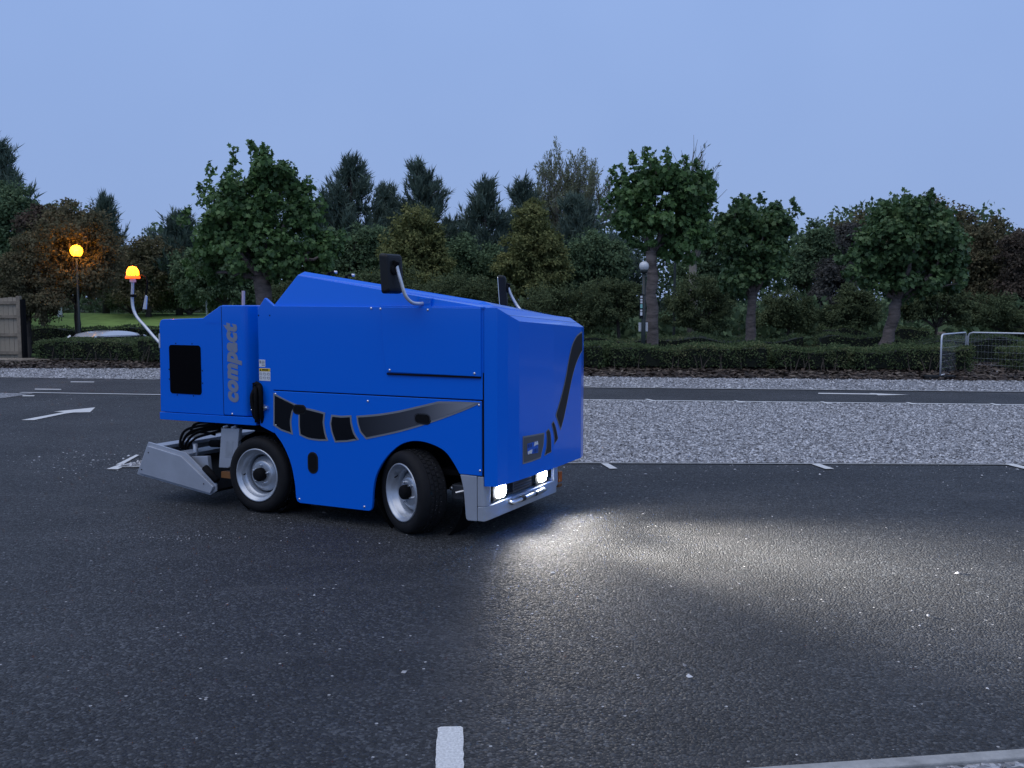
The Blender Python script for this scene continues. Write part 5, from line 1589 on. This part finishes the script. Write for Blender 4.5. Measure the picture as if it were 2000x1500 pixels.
# the narrow banner and the plate on the unlit lamp's post are signs of their own
Y = 23.74
b0, b1 = at(1249.5, 574, Y), at(1255.5, 622, Y)
bn = empty('banner_sign', ((b0.x + b1.x) / 2, Y, b1.z)); tag(bn, 'narrow black banner with white lettering and a teal square on the lamp post', 'sign')
w_, h_ = (b1.x - b0.x), b0.z - b1.z
MB().box(-w_ / 2, w_ / 2, 0, .012, 0, h_).build('banner', M['decal_dark'], bn)
for z0_, z1_, mt in ((.12, .26, 'white'), (.29, .36, 'white'), (.42, .58, 'teal'), (.62, .70, 'white'), (.73, .80, 'white'), (.84, .92, 'white')):
    MB().box(-w_ * .30, w_ * .34, -.004, -.001, z0_ * h_, z1_ * h_).build('lettering', M[mt], bn)
for z_ in (.03, .97): MB().tube([(0, .006, h_ * z_), (.11, .006, h_ * z_)], .008, 6).build('bracket', M['post'], bn)
p0_, p1_ = at(1249, 630, Y), at(1267, 647.5, Y)
sg = empty('sign_plate', ((p0_.x + p1_.x) / 2, 23.9, p1_.z)); tag(sg, 'blank pale back of a square sign clamped to the lamp post', 'sign')
w_, h_ = p1_.x - p0_.x, p0_.z - p1_.z
MB().box(-w_ / 2, w_ / 2, 0, .004, 0, h_).build('plate', M['white'], sg, bevel=.001)
for z_ in (.18, .8): MB().box(-w_ * .3, w_ * .3, -.012, -.001, h_ * z_ - .01, h_ * z_ + .01).build('rail', M['galv'], sg)

c = at(402, 522, 41); z0 = float(hgt(np.array(c.x), np.array(41.)))
tag(MB().tube([(c.x, 41, z0), (c.x, 41, c.z)], [.05, .035], 8).build('flag_pole', M['galv'], None), 'thin bare pole standing on the lawn behind the machine', 'pole')
c = at(1338, 497, 33); z0 = float(hgt(np.array(c.x), np.array(33.)))
stl = empty('street_light', (c.x - .35, 33, z0)); tag(stl, 'slanted grey street light head half hidden among the leaves', 'street lamp')
MB().tube([(0, 0, 0), (0, 0, c.z - z0 - .35), (.08, 0, c.z - z0 - .12), (.25, 0, c.z - z0 - .02)], [.05, .045, .04, .03], 8).build('pole', M['post'], stl)
MB().prism_sz([(.22, c.z - z0 - .05), (.26, c.z - z0 + .02), (.60, c.z - z0 + .17), (.60, c.z - z0 + .11)], -.08, .08).build('lamp_head', M['galv'], stl, bevel=.01)

# ------------------------------------------------------------------ close-board fence and timbers on the left
fx1 = at(41, 640, 27.3)
fence = empty('timber_fence', (fx1.x, 27.3, 0.0), math.radians(-4)); tag(fence, 'weathered close board timber fence at the left edge', 'fence')
ZT = at(41, 578, 27.3).z
bd = MB().box(-.067, .067, 0, .02, .06, ZT - .05); bme = bd.mesh('board'); bme.materials.append(M['board'])
for k_ in range(30):
    o = link_mesh('board', bme, fence); o.location = (-.16 - k_ * .142, .02 + random.uniform(0, .008), random.uniform(-.02, .02))
for z_ in (.28, .80, 1.32, 1.72):
    MB().box(-4.4, -.06, -.035, .018, z_ - .045, z_ + .045).build('rail', M['timber'], fence)
for x_ in (-.03, -2.4): MB().box(x_ - .055, x_ + .055, -.06, .05, -.1, ZT).build('post', M['timber'], fence, bevel=.006)
MB().box(.03, .10, -.05, .12, -.1, ZT - .1).build('end_post', M['dark'], fence)
for k_, (px_, py_, Y_, L_, a_, lb) in enumerate(((10, 706, 26.6, 2.6, 8, 'pale sawn plank lying on top of the timber pile by the fence'), (0, 710, 26.2, 2.4, -6, 'middle plank of the timber pile by the fence'), (20, 714, 25.8, 2.8, 10, 'long lowest plank of the timber pile by the fence'))):
    c = gp(px_, py_)
    pl_ = MB().box(-L_ / 2, L_ / 2, -.11, .11, .0, .07).build('plank', M['timber'], None, bevel=.006)
    pl_.location = (at(px_ - 28, 700, Y_).x, Y_, .085 + .01 * k_); pl_.rotation_euler = (0, 0, math.radians(a_)); tag(pl_, lb, 'plank', 'timbers by the fence')

# ------------------------------------------------------------------ temporary wire fence panels on the right
def wire_panel(label, a, b, h, z0=.10):
    a, b = Vector((a[0], a[1], 0)), Vector((b[0], b[1], 0))
    L = (b - a).length; d = (b - a) / L
    root = empty('fence_panel', a, math.atan2(d.y, d.x)); tag(root, label, 'fence panel', 'temporary wire fence panels')
    rr_ = .10
    pts = [(0, 0, -.02), (0, 0, z0 + h - rr_), (rr_ * .3, 0, z0 + h - rr_ * .3), (rr_, 0, z0 + h), (L - rr_, 0, z0 + h), (L - rr_ * .3, 0, z0 + h - rr_ * .3), (L, 0, z0 + h - rr_), (L, 0, -.02)]
    MB().tube(pts, .020, 8).build('frame', M['galv'], root, smooth=True)
    MB().tube([(0, 0, z0), (L, 0, z0)], .018, 8).build('bottom_rail', M['galv'], root, smooth=True)
    wm = MB()
    for i in range(1, int(L / .08)):
        x = i * .08; wm.tube([(x, 0, z0), (x, 0, z0 + h)], .0008, 3, cap=False)
    for i in range(1, int(h / .15)): wm.tube([(0, 0.003, z0 + i * .15), (L, 0.003, z0 + i * .15)], .0018, 3, cap=False)
    w2 = wm.build('wire_mesh', M['galv'], root, fix=False); w2['kind'] = 'stuff'
    return root


A_, B_ = gp(1836, 742), gp(1884, 731.5)
wire_panel('short looking wire fence panel set end on, leftmost of the two', (A_.x, A_.y), (B_.x, B_.y), .90)
C2 = Vector((B_.x + .06, B_.y + .02)); D2 = gp(2060, 741)
wire_panel('long wire fence panel running out of the picture on the right', (C2.x, C2.y), (D2.x, D2.y), .90)
ft = MB().prism_xy([(-.30, -.10), (.30, -.10), (.34, -.05), (.34, .05), (.30, .10), (-.30, .10), (-.34, .05), (-.34, -.05)], .010, .10).build('rubber_foot', M['black'], None, bevel=.015)
ft.location = (A_.x - .02, A_.y, 0); tag(ft, 'black rubber block holding the left foot of the wire fence panels', 'fence foot')
c = gp(1872, 734)
cb = MB().prism_sz([(-.26, 0), (.26, 0), (.25, .30), (.23, .33), (-.20, .33), (-.22, .30)], -.20, .20).build('concrete_block', M['concrete'], None, bevel=.02)
cb.location = (c.x + .02, c.y + .55, .012); tag(cb, 'pale concrete block standing behind the joint of the wire fence panels', 'block')
c = at(1838, 663, 28)
wp_ = MB().box(-.09, .09, -.09, .09, 0, .86).build('marker_post', M['timber'], None, bevel=.015)
wp_.location = (c.x, 28.0, float(hgt(np.array(c.x), np.array(28.)))); tag(wp_, 'grey square post behind the hedge by the wire fence', 'post')
c = at(117, 606, 47)
mp_ = MB().prism_xy([(-.09, -.09), (.09, -.09), (.09, .09), (-.09, .09)], 0, .65).build('marker_post', M['white'], None, bevel=.02)
mp_.location = (c.x, 47, float(hgt(np.array(c.x), np.array(47.)))); tag(mp_, 'small white post at the top of the lawn', 'post')

# ------------------------------------------------------------------ the car half hidden behind the hedge
Y = 33.0
c = at(231, 646, Y)
zc0 = c.z - 1.44
car = empty('parked_car', (c.x, Y, zc0), math.radians(62)); tag(car, 'silver car of which only the roof shows above the left hedge', 'car')
body = [(-2.05, .35), (-2.1, .62), (-2.0, .86), (-1.35, .95), (1.0, .93), (1.85, .82), (2.05, .62), (2.05, .35)]
MB().prism_sz(body, -.84, .84).build('body', M['car'], car, bevel=.09, seg=3)
gh = MB()
gh.add([(-1.85, -.76, .94), (1.10, -.76, .94), (1.10, .76, .94), (-1.85, .76, .94), (-1.40, -.64, 1.30), (.50, -.64, 1.30), (.50, .64, 1.30), (-1.40, .64, 1.30)],
       [(0, 1, 5, 4), (1, 2, 6, 5), (2, 3, 7, 6), (3, 0, 4, 7)])
gh.build('windows', M['glass'], car)
rv, rf = [], []
for i_, x_ in enumerate(np.linspace(-1.45, .56, 13)):
    for j_, y_ in enumerate(np.linspace(-.66, .66, 9)):
        u_ = (x_ + .445) / 1.005; v_ = y_ / .66
        rv.append((x_, y_, 1.27 + .19 * max(1 - abs(u_) ** 2.6, 0) ** .6 * max(1 - abs(v_) ** 4, 0) ** .5))
for i_ in range(12):
    for j_ in range(8): rf.append((i_ * 9 + j_, i_ * 9 + 9 + j_, i_ * 9 + 10 + j_, i_ * 9 + 1 + j_))
MB().add(rv, rf).build('roof', M['car'], car, smooth=True, fix=False)
for s_ in (-1, 1):
    MB().tube([(1.12, s_ * .75, .93), (.52, s_ * .63, 1.29)], .035, 6).build('pillar', M['car'], car)
    MB().tube([(-1.86, s_ * .75, .93), (-1.42, s_ * .63, 1.29)], .05, 6).build('pillar', M['car'], car)
    for x_ in (-1.3, 1.3):
        MB().lathe([(.12, -.10), (.29, -.10), (.31, -.06), (.31, .06), (.29, .10), (.12, .10)], (x_, s_ * .76, .31), 'y', 20).build('wheel', M['rubber'], car)
